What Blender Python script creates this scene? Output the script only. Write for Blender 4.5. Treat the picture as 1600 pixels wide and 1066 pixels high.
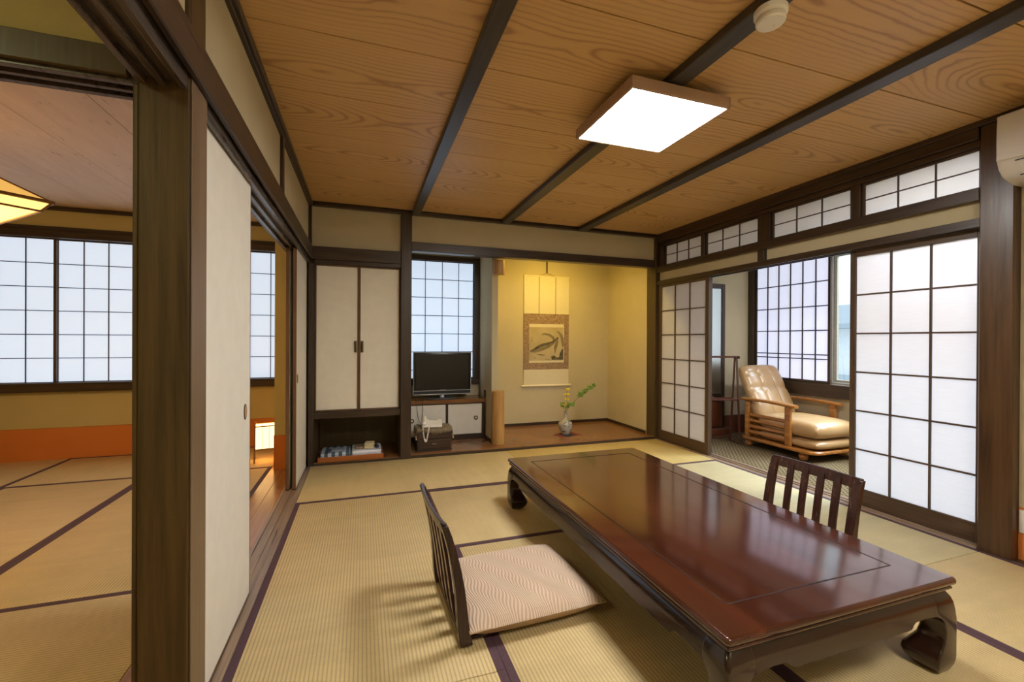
import bpy, bmesh, math, random
from mathutils import Vector, Matrix
for o in list(bpy.data.objects): bpy.data.objects.remove(o, do_unlink=True)
SC = bpy.context.scene
COL = SC.collection
R = math.radians
random.seed(7)

# ---------------------------------------------------------------- camera
_yaw, _pit, _rol, H = 0.3274, -0.00278, 0.005476, 1.16
fw = Vector((math.sin(_yaw)*math.cos(_pit), math.cos(_yaw)*math.cos(_pit), math.sin(_pit)))
rt = Vector((math.cos(_yaw), -math.sin(_yaw), 0)); up = rt.cross(fw)
r2 = rt*math.cos(_rol) + up*math.sin(_rol); u2 = -rt*math.sin(_rol) + up*math.cos(_rol)
cd = bpy.data.cameras.new('camera'); cam = bpy.data.objects.new('camera', cd); COL.objects.link(cam)
cd.sensor_width = 36; cd.lens = 684/1600*36; cd.clip_start = 0.02; cd.clip_end = 200
M = Matrix((r2, u2, -fw)).transposed().to_4x4(); M.translation = Vector((0, 0, H)); cam.matrix_world = M
SC.camera = cam

# ---------------------------------------------------------------- world, exposure
w = bpy.data.worlds.new('world'); SC.world = w; w.use_nodes = True
bg = w.node_tree.nodes['Background']; bg.inputs[0].default_value = (0.80, 0.90, 1.0, 1); bg.inputs[1].default_value = 1.0
SC.view_settings.view_transform = 'Standard'; SC.view_settings.look = 'None'
SC.view_settings.gamma = 1; SC.view_settings.use_curve_mapping = False
SC.view_settings.exposure = 0.86
LAMP, PENDANT, LANTERN, PAPER = 29.0, 1.15, 1.7, 0.445

def area(name, loc, size, power, color, rot=(0, 0, 0), sizey=None, spread=180):
    l = bpy.data.lights.new(name, 'AREA'); l.energy = power; l.color = color; l.size = size; l.spread = R(spread)
    if sizey: l.shape = 'RECTANGLE'; l.size_y = sizey
    o = bpy.data.objects.new(name, l); o.location = loc; o.rotation_euler = rot; COL.objects.link(o); return o
# daylight entering the engawa through its big window, outside the glass
area('veranda_daylight', (7.2, 2.1, 5.2), 3.4, 1050, (0.72, 0.84, 1.0), (0, R(42), 0), 4.0)
area('veranda_lamp_light', (4.1, 1.6, 2.33), 0.45, 30, (0.96, 0.96, 0.98))
# hidden tokonoma lamp behind the lintel
area('tokonoma_lamp_light', (2.25, 4.60, 2.215), 0.30, 9.5, (1.0, 0.68, 0.12), (R(14), 0, 0), 0.08)
# anteroom ceiling lamp
area('anteroom_lamp_light', (-1.7, 0.3, 2.30), 0.5, 7.5, (1.0, 0.98, 0.52))
# added fill light behind the camera, not an actual lamp
area('rear_fill_light', (1.4, -0.35, 2.33), 0.5, 22, (1.0, 0.98, 0.93))

# ---------------------------------------------------------------- materials
class G:
    def __init__(s, name):
        s.m = bpy.data.materials.new(name); s.m.use_nodes = True; s.t = s.m.node_tree
        s.b = s.t.nodes['Principled BSDF']; s.out = s.t.nodes['Material Output']
        s.tc = s.t.nodes.new('ShaderNodeTexCoord')
    def n(s, k, **kw):
        x = s.t.nodes.new(k)
        for a, v in kw.items(): setattr(x, a, v)
        return x
    def l(s, a, b): s.t.links.new(a, b)
    def mth(s, op, a, b=None, c=None):
        x = s.n('ShaderNodeMath', operation=op)
        for i, v in enumerate((a, b, c)):
            if v is None: continue
            if isinstance(v, (int, float)): x.inputs[i].default_value = v
            else: s.l(v, x.inputs[i])
        return x.outputs[0]
    def sep(s):
        x = s.n('ShaderNodeSeparateXYZ'); s.l(s.tc.outputs['Object'], x.inputs[0]); return x.outputs
    def comb(s, a, b, c):
        x = s.n('ShaderNodeCombineXYZ')
        for i, v in enumerate((a, b, c)):
            if isinstance(v, (int, float)): x.inputs[i].default_value = v
            else: s.l(v, x.inputs[i])
        return x.outputs[0]
    def noise(s, vec, scale, detail=3, rough=.5, dist=0):
        x = s.n('ShaderNodeTexNoise'); s.l(vec, x.inputs['Vector'])
        x.inputs['Scale'].default_value = scale; x.inputs['Detail'].default_value = detail
        x.inputs['Roughness'].default_value = rough; x.inputs['Distortion'].default_value = dist
        return x.outputs['Fac']
    def map(s, sc=(1, 1, 1), loc=(0, 0, 0)):
        x = s.n('ShaderNodeMapping'); s.l(s.tc.outputs['Object'], x.inputs[0])
        x.inputs['Scale'].default_value = sc; x.inputs['Location'].default_value = loc; return x.outputs[0]
    def ramp(s, f, stops):
        x = s.n('ShaderNodeValToRGB'); s.l(f, x.inputs[0]); e = x.color_ramp.elements
        while len(e) < len(stops): e.new(.5)
        for i, (p, c) in enumerate(stops): e[i].position = p; e[i].color = (*c, 1)
        return x.outputs[0]
    def mix(s, f, a, b, mode='MIX'):
        x = s.n('ShaderNodeMix', data_type='RGBA', blend_type=mode)
        for i, v in ((0, f), (6, a), (7, b)):
            if isinstance(v, (int, float)): x.inputs[i].default_value = v
            elif isinstance(v, tuple): x.inputs[i].default_value = (*v, 1)
            else: s.l(v, x.inputs[i])
        return x.outputs[2]
    def bump(s, h, st, dist=.01):
        x = s.n('ShaderNodeBump'); s.l(h, x.inputs['Height']); x.inputs['Strength'].default_value = st
        x.inputs['Distance'].default_value = dist; s.l(x.outputs[0], s.b.inputs['Normal'])
    def col(s, c):
        if isinstance(c, tuple): s.b.inputs['Base Color'].default_value = (*c, 1)
        else: s.l(c, s.b.inputs['Base Color'])
        return s
    def rough(s, v, metal=0, spec=.5):
        if isinstance(v, (int, float)): s.b.inputs['Roughness'].default_value = v
        else: s.l(v, s.b.inputs['Roughness'])
        s.b.inputs['Metallic'].default_value = metal; s.b.inputs['Specular IOR Level'].default_value = spec; return s

def srgb(r, g, b):
    f = lambda c: (c/255/12.92 if c/255 <= .04045 else ((c/255+.055)/1.055)**2.4)
    return (f(r), f(g), f(b))
def sc(c, k): return tuple(min(1, v*k) for v in c)

def wood(name, base, dark, axis='z', rough=.35, scale=1., bump=.12, spec=.5, coat=0):
    g = G(name); s = [14*scale]*3; s['xyz'.index(axis)] = .9*scale
    v = g.map(tuple(s)); n1 = g.noise(v, 2.2, 6, .62, .6)
    s2 = [60*scale]*3; s2['xyz'.index(axis)] = 1.6*scale; n2 = g.noise(g.map(tuple(s2), (3, 5, 1)), 1.5, 3, .6)
    f = g.mth('ADD', g.mth('MULTIPLY', n1, .7), g.mth('MULTIPLY', n2, .3))
    g.col(g.ramp(f, [(.34, dark), (.5, tuple((a+b)/2 for a, b in zip(base, dark))), (.66, base)]))
    g.rough(g.mth('ADD', g.mth('MULTIPLY', n1, .22), rough-.1), spec=spec)
    if coat: g.b.inputs['Coat Weight'].default_value = coat; g.b.inputs['Coat Roughness'].default_value = .08
    g.bump(f, bump, .006); return g.m
def plain(name, c, rough=.5, metal=0, spec=.5, noise=.06, nscale=30, bump=0):
    g = G(name); n = g.noise(g.tc.outputs['Object'], nscale, 4)
    g.col(g.ramp(n, [(.3, sc(c, 1-noise)), (.7, sc(c, 1+noise))])); g.rough(rough, metal, spec)
    if bump: g.bump(g.noise(g.tc.outputs['Object'], nscale*8, 3), bump, .002)
    return g.m
def emis(name, c, st, diff=None):
    g = G(name); g.col(diff or c); g.rough(.6)
    g.b.inputs['Emission Color'].default_value = (*c, 1); g.b.inputs['Emission Strength'].default_value = st
    return g

DK, DKd = (0.066, 0.038, 0.021), (0.022, 0.012, 0.007)
MT = {}
for a in 'xyz': MT['dark_'+a] = wood('dark_stained_wood_'+a, DK, DKd, a, .36)
for a in 'xyz': MT['brown_'+a] = wood('brown_shoji_wood_'+a, (0.105, 0.060, 0.032), (0.045, 0.024, 0.013), a, .42)
MT['beam'] = wood('ceiling_beam_wood', (0.055, 0.046, 0.040), (0.020, 0.016, 0.014), 'y', .33, 1, .3)
MT['pillar'] = wood('pillar_wood', (0.110, 0.066, 0.020), (0.034, 0.020, 0.008), 'z', .42, .8, .2)
MT['stop'] = wood('lamp_lit_pillar_face_wood', (0.20, 0.13, 0.075), (0.12, 0.075, 0.042), 'z', .4, .6)  # pillar wood in a lighter colour, standing in for lamplight on its side
MT['post'] = wood('right_post_wood', (0.10, 0.048, 0.018), (0.030, 0.014, 0.007), 'z', .30, .6, .2)
MT['olive'] = wood('olive_post_wood', (0.090, 0.058, 0.018), (0.045, 0.028, 0.009), 'z', .42)
MT['rail'] = wood('worn_rail_wood', (0.36, 0.25, 0.17), (0.13, 0.085, 0.06), 'y', .30)
MT['kamoi'] = wood('grooved_lintel_wood', (0.11, 0.085, 0.07), (0.035, 0.024, 0.02), 'y', .28)
MT['edge'] = wood('fusuma_edge_wood', (0.22, 0.11, 0.05), (0.10, 0.05, 0.024), 'z', .45)
MT['toko'] = plain('tokonoma_board', (0.225, 0.100, 0.036), .24, noise=.10, nscale=3)
MT['floorwood'] = wood('corridor_floorboard', (0.44, 0.22, 0.09), (0.28, 0.125, 0.045), 'y', .22, .5, .03)
MT['log'] = wood('polished_log', (0.56, 0.32, 0.10), (0.38, 0.19, 0.055), 'z', .4, 1.4, .35)
MT['armwood'] = wood('golden_oak', (0.46, 0.185, 0.038), (0.27, 0.10, 0.022), 'y', .25, 1, .05)
MT['lampwood'] = wood('pale_lamp_wood', (0.45, 0.30, 0.20), (0.34, 0.21, 0.14), 'x', .5)
MT['niche'] = wood('niche_board', (0.13, 0.085, 0.028), (0.09, 0.058, 0.018), 'z', .5, .5, .03)
MT['tray'] = wood('orange_tray_wood', (0.42, 0.13, 0.028), (0.28, 0.08, 0.018), 'x', .3, .6, .03)
MT['chest'] = wood('dark_chest_wood', (0.065, 0.034, 0.018), (0.022, 0.012, 0.008), 'x', .4, 1)
MT['zaisu'] = wood('zaisu_lacquer_wood', (0.055, 0.020, 0.014), (0.020, 0.009, 0.008), 'z', .24, 1, .05)
MT['rack'] = wood('rack_wood', (0.13, 0.040, 0.026), (0.05, 0.016, 0.011), 'z', .3)
MT['mahog'] = wood('mirror_panel_wood', (0.20, 0.065, 0.028), (0.10, 0.03, 0.014), 'z', .35)

def plaster(name, c):
    g = G(name); o = g.tc.outputs['Object']; n = g.noise(o, 3, 5, .6); n2 = g.noise(o, 320, 2, .6)
    g.col(g.ramp(g.mth('ADD', g.mth('MULTIPLY', n, .6), g.mth('MULTIPLY', n2, .4)), [(.3, sc(c, .93)), (.7, sc(c, 1.07))]))
    g.rough(.9, spec=.2); g.bump(n2, .25, .002); return g.m
MT['plaster'] = plaster('ochre_plaster', (0.54, 0.465, 0.30))
MT['cream'] = plaster('cream_plaster', (0.56, 0.48, 0.315))
MT['yplaster'] = plaster('yellow_plaster', (0.52, 0.43, 0.20))
MT['orange'] = plaster('orange_skirting_paper', (0.62, 0.20, 0.045))
MT['white'] = plain('white_ceiling', (0.6, 0.56, 0.48), .8)
MT['fusuma'] = plain('fusuma_paper', (0.74, 0.70, 0.62), .7, noise=.03, nscale=12, bump=.08)
MT['closet'] = plain('closet_door_paper', (0.80, 0.74, 0.61), .7, noise=.03, nscale=12, bump=.08)

def cedar():
    g = G('cedar_ceiling_boards'); x, y, z = g.sep()
    vb = g.mth('DIVIDE', g.mth('SUBTRACT', y, .99), .475); bi = g.mth('FLOOR', vb); v = g.mth('SUBTRACT', g.mth('SUBTRACT', vb, bi), .5)
    ui = g.mth('FLOOR', g.mth('DIVIDE', g.mth('SUBTRACT', x, .475), .91))
    seed = g.mth('ADD', g.mth('MULTIPLY', bi, 7.31), g.mth('MULTIPLY', ui, 3.77))
    u = g.mth('ADD', x, seed)
    off = g.mth('MULTIPLY', g.mth('SINE', g.mth('MULTIPLY', seed, 2.1)), .13)
    v = g.mth('ADD', v, off)
    n1 = g.noise(g.comb(g.mth('MULTIPLY', u, .95), seed, 0), 1.0, 1.0, .35)
    n2 = g.noise(g.comb(g.mth('MULTIPLY', u, 2.2), g.mth('MULTIPLY', y, 5), seed), 1.0, 3, .6)
    d = g.mth('MULTIPLY', g.mth('SUBTRACT', n1, .40), 1.25)
    rr = g.mth('SQRT', g.mth('ADD', g.mth('MULTIPLY', v, v), g.mth('ADD', g.mth('MULTIPLY', d, d), .002)))
    rr = g.mth('ADD', rr, g.mth('MULTIPLY', n2, .085))
    jit = g.noise(g.comb(g.mth('MULTIPLY', u, 9), g.mth('MULTIPLY', y, 26), seed), 1.0, 2, .5)
    ph = g.mth('ADD', g.mth('MULTIPLY', g.mth('POWER', rr, 1.15), 118), g.mth('MULTIPLY', jit, 2.6))
    s = g.mth('POWER', g.mth('ADD', g.mth('MULTIPLY', g.mth('SINE', ph), .5), .5), 4.2)
    band = g.mth('SUBTRACT', 1, g.mth('MULTIPLY', g.mth('ABSOLUTE', v), 1.5))
    s = g.mth('MULTIPLY', s, g.mth('MAXIMUM', band, .22))
    fine = g.noise(g.comb(g.mth('MULTIPLY', u, 2), g.mth('MULTIPLY', y, 160), seed), 1, 3, .6)
    tone = g.noise(g.comb(seed, g.mth('MULTIPLY', y, .3), 0), 3, 0)
    base = g.mix(g.mth('ADD', g.mth('MULTIPLY', fine, .6), g.mth('MULTIPLY', tone, .4)), (0.54, 0.315, 0.115), (0.70, 0.45, 0.19))
    c = g.mix(g.mth('MULTIPLY', s, .58), base, (0.24, 0.10, 0.036))
    g.col(c); g.rough(.42, spec=.35); g.bump(s, .06, .002); return g.m
MT['cedar'] = cedar()
MT['gap'] = plain('dark_gap', (0.05, 0.022, 0.010), .8)
def pinkply():
    g = G('pale_ceiling_boards'); v = g.map((3, .5, 3)); n = g.noise(v, 3, 6, .65, 1.2)
    k = g.noise(g.map((16, 3, 3), (4, 2, 0)), 2.2, 4, .7)
    c = g.ramp(n, [(.3, (0.66, 0.48, 0.34)), (.7, (0.76, 0.58, 0.43))])
    c = g.mix(g.ramp(k, [(.62, (0, 0, 0)), (.72, (1, 1, 1))]), c, (0.36, 0.20, 0.12)); g.col(c); g.rough(.5); return g.m
MT['pinkply'] = pinkply()

def tatami(name, axis, c, scale=1.):
    g = G(name); x, y, z = g.sep(); a, b = (x, y) if axis == 'y' else (y, x)   # ridges run along `axis`
    rid = g.mth('ABSOLUTE', g.mth('SINE', g.mth('MULTIPLY', a, math.pi/0.0145)))
    rush = g.noise(g.comb(g.mth('MULTIPLY', a, 30), g.mth('MULTIPLY', b, 420), 0), 1, 2, .6)
    blot = g.noise(g.comb(g.mth('MULTIPLY', x, 1.7), g.mth('MULTIPLY', y, 1.7), 0), 2, 4)
    band = g.noise(g.comb(g.mth('MULTIPLY', a, 2), g.mth('MULTIPLY', b, 14), 0), 1, 3, .6)
    f = g.mth('ADD', g.mth('ADD', g.mth('MULTIPLY', rush, .35), g.mth('MULTIPLY', blot, .35)), g.mth('MULTIPLY', band, .30))
    col = g.ramp(f, [(.32, sc(c, .80)), (.66, sc(c, 1.14))])
    rr = g.mth('POWER', rid, .45)
    col = g.mix(g.mth('SUBTRACT', 1, rr), col, sc(c, .50)); g.col(col)
    g.rough(.52, spec=.35)
    h = g.mth('ADD', rr, g.mth('MULTIPLY', rush, .25)); g.bump(h, .5, .0025); return g.m
TC = (0.63, 0.485, 0.245)
for a in 'xy': MT['tatami_'+a] = tatami('tatami_rush_'+a, a, TC)
MT['tatami_p'] = tatami('pale_sheen_tatami_rush', 'y', (0.60, 0.51, 0.29))  # paler base colour stands in for window sheen on the rush
MT['tatami_w'] = tatami('golden_sheen_tatami_rush', 'x', (0.60, 0.44, 0.16))  # yellower base colour stands in for sheen across the weave
MT['heri'] = plain('plum_cloth_border', (0.075, 0.035, 0.048), .8, noise=.15, nscale=200)

def paper(name, c, st, tr=.5):
    g = G(name); n = g.noise(g.map((8, 8, 120)), 1, 3); v = g.ramp(n, [(.3, sc(c, .97)), (.7, c)]); g.col(v); g.rough(.9, spec=.1)
    if st:
        g.l(v, g.b.inputs['Emission Color']); g.b.inputs['Emission Strength'].default_value = st
    else:
        t = g.n('ShaderNodeBsdfTranslucent'); g.l(v, t.inputs[0]); m = g.n('ShaderNodeMixShader'); m.inputs[0].default_value = tr
        g.l(g.b.outputs[0], m.inputs[1]); g.l(t.outputs[0], m.inputs[2]); g.l(m.outputs[0], g.out.inputs[0])
    return g.m
# window paper glows with the daylight outside it
MT['paper_day'] = paper('daylit_window_paper', (0.66, 0.80, 1.0), PAPER)
MT['paper_eng'] = paper('daylit_veranda_paper', (0.74, 0.79, 1.0), PAPER*.92)
MT['paper_in'] = paper('door_paper', (0.90, 0.90, 0.93), 0, .55)
MT['paper_ran'] = paper('transom_paper', (0.88, 0.88, 0.88), 0, .5)

def tabletop():
    g = G('polished_rosewood'); n = g.noise(g.map((7, .8, 7)), 1.5, 5, .55, .7); k = g.noise(g.map((2.2, 1.2, 1)), 1.4, 2)
    f = g.mth('ADD', g.mth('MULTIPLY', n, .72), g.mth('MULTIPLY', k, .28))
    g.col(g.ramp(f, [(.28, (0.020, 0.006, 0.004)), (.50, (0.056, 0.014, 0.007)), (.74, (0.092, 0.023, 0.010))]))
    s = g.noise(g.map((6, 60, 1)), 1, 4, .7)
    g.rough(g.mth('ADD', g.mth('MULTIPLY', s, .10), .09), spec=.65); g.b.inputs['Coat Weight'].default_value = .35
    g.b.inputs['Coat Roughness'].default_value = .10; g.bump(s, .03, .001); return g.m
MT['rosetop'] = tabletop()
MT['rose_x'] = wood('rosewood_end_frame', (0.032, 0.011, 0.006), (0.016, 0.006, 0.004), 'x', .2, .8, .01, .55, .3)
MT['rose'] = wood('rosewood_frame', (0.032, 0.011, 0.006), (0.016, 0.006, 0.004), 'y', .2, .8, .01, .55, .3)
MT['rosedark'] = plain('rosewood_groove', (0.012, 0.005, 0.004), .4)

def cushion():
    g = G('wavy_rib_cushion_fabric'); x, y, z = g.sep()
    shear = g.mth('ADD', g.mth('MULTIPLY', y, 26.0), g.mth('MULTIPLY', x, 40.0))
    xx = g.mth('ADD', x, g.mth('MULTIPLY', g.mth('SINE', shear), .010))
    s = g.mth('ADD', g.mth('MULTIPLY', g.mth('SINE', g.mth('MULTIPLY', xx, 2*math.pi/.0105)), .5), .5)
    g.col(g.mix(s, (0.46, 0.325, 0.235), (0.66, 0.51, 0.39))); g.rough(.85, spec=.2); g.bump(s, .6, .003)
    g.b.inputs['Sheen Weight'].default_value = .25; return g.m
MT['cushion'] = cushion()
MT['cushion_plain'] = plain('plain_tan_fabric', (0.40, 0.27, 0.16), .9)
def carpet():
    g = G('ribbed_grey_carpet'); x, y, z = g.sep()
    zig = g.mth('MULTIPLY', g.mth('SINE', g.mth('MULTIPLY', y, 2*math.pi/.05)), 1.1)
    a = g.mth('SINE', g.mth('ADD', g.mth('MULTIPLY', x, 2*math.pi/.042), zig))
    f = g.mth('ADD', g.mth('MULTIPLY', a, .5), .5)
    g.col(g.mix(f, (0.050, 0.034, 0.015), (0.24, 0.175, 0.09))); g.rough(.95, spec=.1); g.bump(f, .5, .004); return g.m
MT['carpet'] = carpet()
MT['leather'] = plain('tan_leather', (0.44, 0.265, 0.115), .30, spec=.6, noise=.05, nscale=14, bump=.05)
MT['mirror'] = plain('mirror_glass', (0.74, 0.80, 0.72), .28, 1.0, noise=0)
MT['alu'] = plain('aluminium', (0.40, 0.36, 0.28), .45, .3)
MT['brass'] = plain('dark_brass', (0.12, 0.10, 0.05), .35, .8)
MT['rim'] = plain('oval_pull_rim', (0.05, 0.022, 0.010), .4)
MT['cup'] = plain('oval_pull_cup', (0.50, 0.23, 0.07), .6)
MT['acwhite'] = plain('ac_plastic', (0.66, 0.62, 0.58), .32, noise=.01)
MT['plastic'] = plain('white_plastic', (0.80, 0.76, 0.70), .4, noise=.02)
MT['slot'] = plain('slot_black', (0.02, 0.02, 0.02), .6)
MT['tvblack'] = plain('tv_screen', (0.014, 0.013, 0.012), .22, noise=0)
MT['tvbezel'] = plain('tv_bezel', (0.012, 0.012, 0.013), .3, noise=0)
MT['silver'] = plain('silver_trim', (0.52, 0.55, 0.60), .35, .35, noise=.02)
MT['stand'] = plain('dark_glossy_stand', (0.09, 0.09, 0.095), .22, noise=0)
MT['hand'] = plain('phone_ivory', (0.78, 0.74, 0.70), .4, noise=.02)
MT['cable'] = plain('black_cable', (0.02, 0.02, 0.02), .5)
MT['cloth'] = plain('grey_olive_cloth', (0.20, 0.155, 0.10), .9, noise=.25, nscale=40, bump=.3)
MT['tassel'] = plain('tassel_yarn', (0.42, 0.26, 0.16), .9)
MT['towelw'] = plain('white_cotton', (0.74, 0.75, 0.84), .9, noise=.04)
MT['towely'] = plain('cream_towel', (0.68, 0.56, 0.32), .9, noise=.08, nscale=120, bump=.3)
MT['pouch'] = plain('brown_pouch', (0.26, 0.185, 0.12), .8, noise=.3, nscale=50)
MT['obi'] = plain('dark_navy_cloth', (0.03, 0.04, 0.07), .85)
MT['greycloth'] = plain('grey_blue_cloth', (0.30, 0.33, 0.38), .85, noise=.1)
def stripes():
    g = G('striped_yukata_cotton'); x, y, z = g.sep(); s = g.mth('SINE', g.mth('MULTIPLY', x, 2*math.pi/.062))
    g.col(g.ramp(g.mth('ADD', g.mth('MULTIPLY', s, .5), .5), [(.42, (0.07, 0.11, 0.15)), (.55, (0.48, 0.54, 0.60))])); g.rough(.9); return g.m
MT['yukata'] = stripes()
def brocade():
    g = G('scroll_brocade'); x, y, z = g.sep()
    n = g.noise(g.comb(g.mth('MULTIPLY', x, 26), 0, g.mth('MULTIPLY', z, 60)), 1, 2, .5, 1.2)
    g.col(g.ramp(n, [(.40, (0.19, 0.115, 0.072)), (.5, (0.40, 0.28, 0.17)), (.6, (0.21, 0.13, 0.085))])); g.rough(.6); return g.m
MT['brocade'] = brocade()
MT['scroll'] = plain('scroll_cream_silk', (0.66, 0.60, 0.42), .75, noise=.03, nscale=60)
MT['picture'] = plain('aged_silk_ground', (0.44, 0.36, 0.22), .8, noise=.14, nscale=5)
MT['ivory'] = plain('ivory_roller', (0.80, 0.70, 0.50), .35)
def ink():
    g = G('ink_wash'); n = g.noise(g.map((9, 9, 26)), 1.5, 4); g.col(g.ramp(n, [(.3, (0.035, 0.033, 0.024)), (.7, (0.15, 0.125, 0.08))])); g.rough(.8); return g.m
MT['ink'] = ink(); MT['inklight'] = plain('pale_ink_wash', (0.22, 0.18, 0.11), .8, noise=.3, nscale=14)
MT['cord'] = plain('brown_braid', (0.10, 0.06, 0.03), .8)
def vasem():
    g = G('painted_porcelain'); n = g.noise(g.map((9, 9, 17), (2, 1, 0)), 1.3, 3, .55, 2.0)
    g.col(g.ramp(n, [(.55, (0.40, 0.37, 0.29)), (.60, (0.05, 0.07, 0.12)), (.70, (0.20, 0.21, 0.22))])); g.rough(.15); return g.m
MT['vase'] = vasem()
MT['redmat'] = plain('dark_red_cloth', (0.17, 0.035, 0.02), .85)
MT['bluemat'] = plain('navy_figure', (0.03, 0.035, 0.055), .85)
MT['stem'] = plain('green_stem', (0.09, 0.13, 0.02), .5)
MT['leaf'] = plain('green_leaf', (0.14, 0.24, 0.03), .45)
MT['petal'] = plain('yellow_petal', (0.78, 0.62, 0.02), .5)
def glass():
    g = G('clear_glass'); t = g.n('ShaderNodeBsdfTransparent'); gl = g.n('ShaderNodeBsdfGlossy'); gl.inputs['Roughness'].default_value = .03
    m = g.n('ShaderNodeMixShader'); m.inputs[0].default_value = .07; g.l(t.outputs[0], m.inputs[1]); g.l(gl.outputs[0], m.inputs[2])
    t.inputs[0].default_value = (.93, .97, .98, 1); g.l(m.outputs[0], g.out.inputs[0]); return g.m
MT['glass'] = glass()
MT['lamp'] = emis('lamp_diffuser', (1.0, 0.98, 0.93), LAMP).m
MT['pend'] = emis('pendant_paper', (1.0, 0.62, 0.16), PENDANT).m
MT['pendroof'] = emis('pendant_roof_paper', (1.0, 0.60, 0.15), PENDANT*.32).m
MT['lantern'] = emis('lantern_paper', (1.0, 0.66, 0.26), LANTERN).m
MT['antel'] = emis('anteroom_diffuser', (0.93, 1.0, 0.6), 3).m
MT['pendwood'] = plain('pendant_wood', (0.25, 0.13, 0.04), .5)
MT['roof'] = plain('grey_roof_tiles', (0.42, 0.48, 0.52), .6); MT['house'] = plain('pale_house_wall', (0.92, 0.93, 0.94), .8)
MT['ground'] = plain('pale_ground', (0.35, 0.36, 0.36), .9)

# ---------------------------------------------------------------- mesh helpers
class MB:
    def __init__(s): s.b = bmesh.new()
    def box(s, x0, x1, y0, y1, z0, z1, bev=0, seg=1):
        t = bmesh.new(); bmesh.ops.create_cube(t, size=1)
        for v in t.verts: v.co = Vector(((x0+x1)/2+v.co.x*(x1-x0), (y0+y1)/2+v.co.y*(y1-y0), (z0+z1)/2+v.co.z*(z1-z0)))
        if bev:
            bev = min(bev, .45*min(abs(x1-x0), abs(y1-y0), abs(z1-z0)))
            bmesh.ops.bevel(t, geom=list(t.edges), offset=bev, segments=seg, affect='EDGES', profile=.5)
        s.add(t); return s
    def add(s, t, mat=None):
        if mat: t.transform(mat)
        vs = {v: s.b.verts.new(v.co) for v in t.verts}
        for f in t.faces:
            try: s.b.faces.new([vs[v] for v in f.verts])
            except ValueError: pass
        t.free(); return s
    def rings(s, rings, cap=True, close=True):
        R_ = [[s.b.verts.new(p) for p in r] for r in rings]; n = len(R_[0])
        for a, b in zip(R_[:-1], R_[1:]):
            for i in range(n if close else n-1):
                j = (i+1) % n; s.b.faces.new((a[i], a[j], b[j], b[i]))
        if cap and close: s.b.faces.new(list(reversed(R_[0]))); s.b.faces.new(R_[-1])
        return s
    def lathe(s, prof, c=(0, 0), seg=24, z=0):
        return s.rings([[(c[0]+r*math.cos(2*math.pi*i/seg), c[1]+r*math.sin(2*math.pi*i/seg), z+h) for i in range(seg)] for r, h in prof])
    def tube(s, pts, r, seg=8):
        pts = [Vector(p) for p in pts]; rs = r if isinstance(r, (list, tuple)) else [r]*len(pts); out = []
        ref = Vector((0, 0, 1))
        for i, p in enumerate(pts):
            d = (pts[min(i+1, len(pts)-1)] - pts[max(i-1, 0)]).normalized()
            a = d.cross(ref)
            if a.length < .1: a = d.cross(Vector((1, 0, 0)))
            a.normalize(); b = a.cross(d)
            out.append([p+(a*math.cos(2*math.pi*k/seg)+b*math.sin(2*math.pi*k/seg))*rs[i] for k in range(seg)])
        return s.rings(out)
    def strip(s, path, w, t, side):
        """bar of width w (along `side`) and thickness t following path"""
        side = Vector(side).normalized(); out = []; pts = [Vector(p) for p in path]
        for i, p in enumerate(pts):
            d = (pts[min(i+1, len(pts)-1)]-pts[max(i-1, 0)]).normalized(); nn = d.cross(side).normalized()
            out.append([p+side*(w/2)*a+nn*(t/2)*b for a, b in ((-1, -1), (1, -1), (1, 1), (-1, 1))])
        return s.rings(out)
    def poly(s, pts, d):
        """prism: closed polygon pts extruded by vector d"""
        d = Vector(d); return s.rings([[Vector(p) for p in pts], [Vector(p)+d for p in pts]])
    def build(s, name, mat, parent=None, smooth=35, sub=0):
        bmesh.ops.recalc_face_normals(s.b, faces=list(s.b.faces))
        me = bpy.data.meshes.new(name); s.b.to_mesh(me); s.b.free()
        me.materials.append(MT[mat] if isinstance(mat, str) else mat)
        if smooth:
            for p in me.polygons: p.use_smooth = True
            me.set_sharp_from_angle(angle=R(smooth))
        o = bpy.data.objects.new(name, me); COL.objects.link(o)
        if sub: md = o.modifiers.new('sub', 'SUBSURF'); md.levels = sub; md.render_levels = sub
        if parent: o.parent = parent
        return o
def thing(name, label, cat, loc=(0, 0, 0), rz=0, group=None):
    o = bpy.data.objects.new(name, None); COL.objects.link(o); o.location = loc; o.rotation_euler = (0, 0, rz)
    o.empty_display_size = .1; tag(o, label, cat, group); return o
def tag(o, label, cat, group=None):
    o['label'] = label; o['category'] = cat
    if group: o['group'] = group
    return o
def st(o): o['kind'] = 'structure'; return o
CNT = {}
def sname(k): CNT[k] = CNT.get(k, 0)+1; return '%s_%d' % (k, CNT[k])
def sroot(k):
    o = bpy.data.objects.new(sname(k), None); COL.objects.link(o); return st(o)
def sbox(name, mat, *bx, bev=.003):
    m = MB()
    for b in bx: m.box(*b, bev)
    return st(m.build(name, mat))
def trim(mat, *bx, bev=.003): return sbox(sname('trim'), mat, *bx, bev=bev)

# ================================================================= SETTING
XL, XR, YB = -.447, 3.26, 4.345
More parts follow.
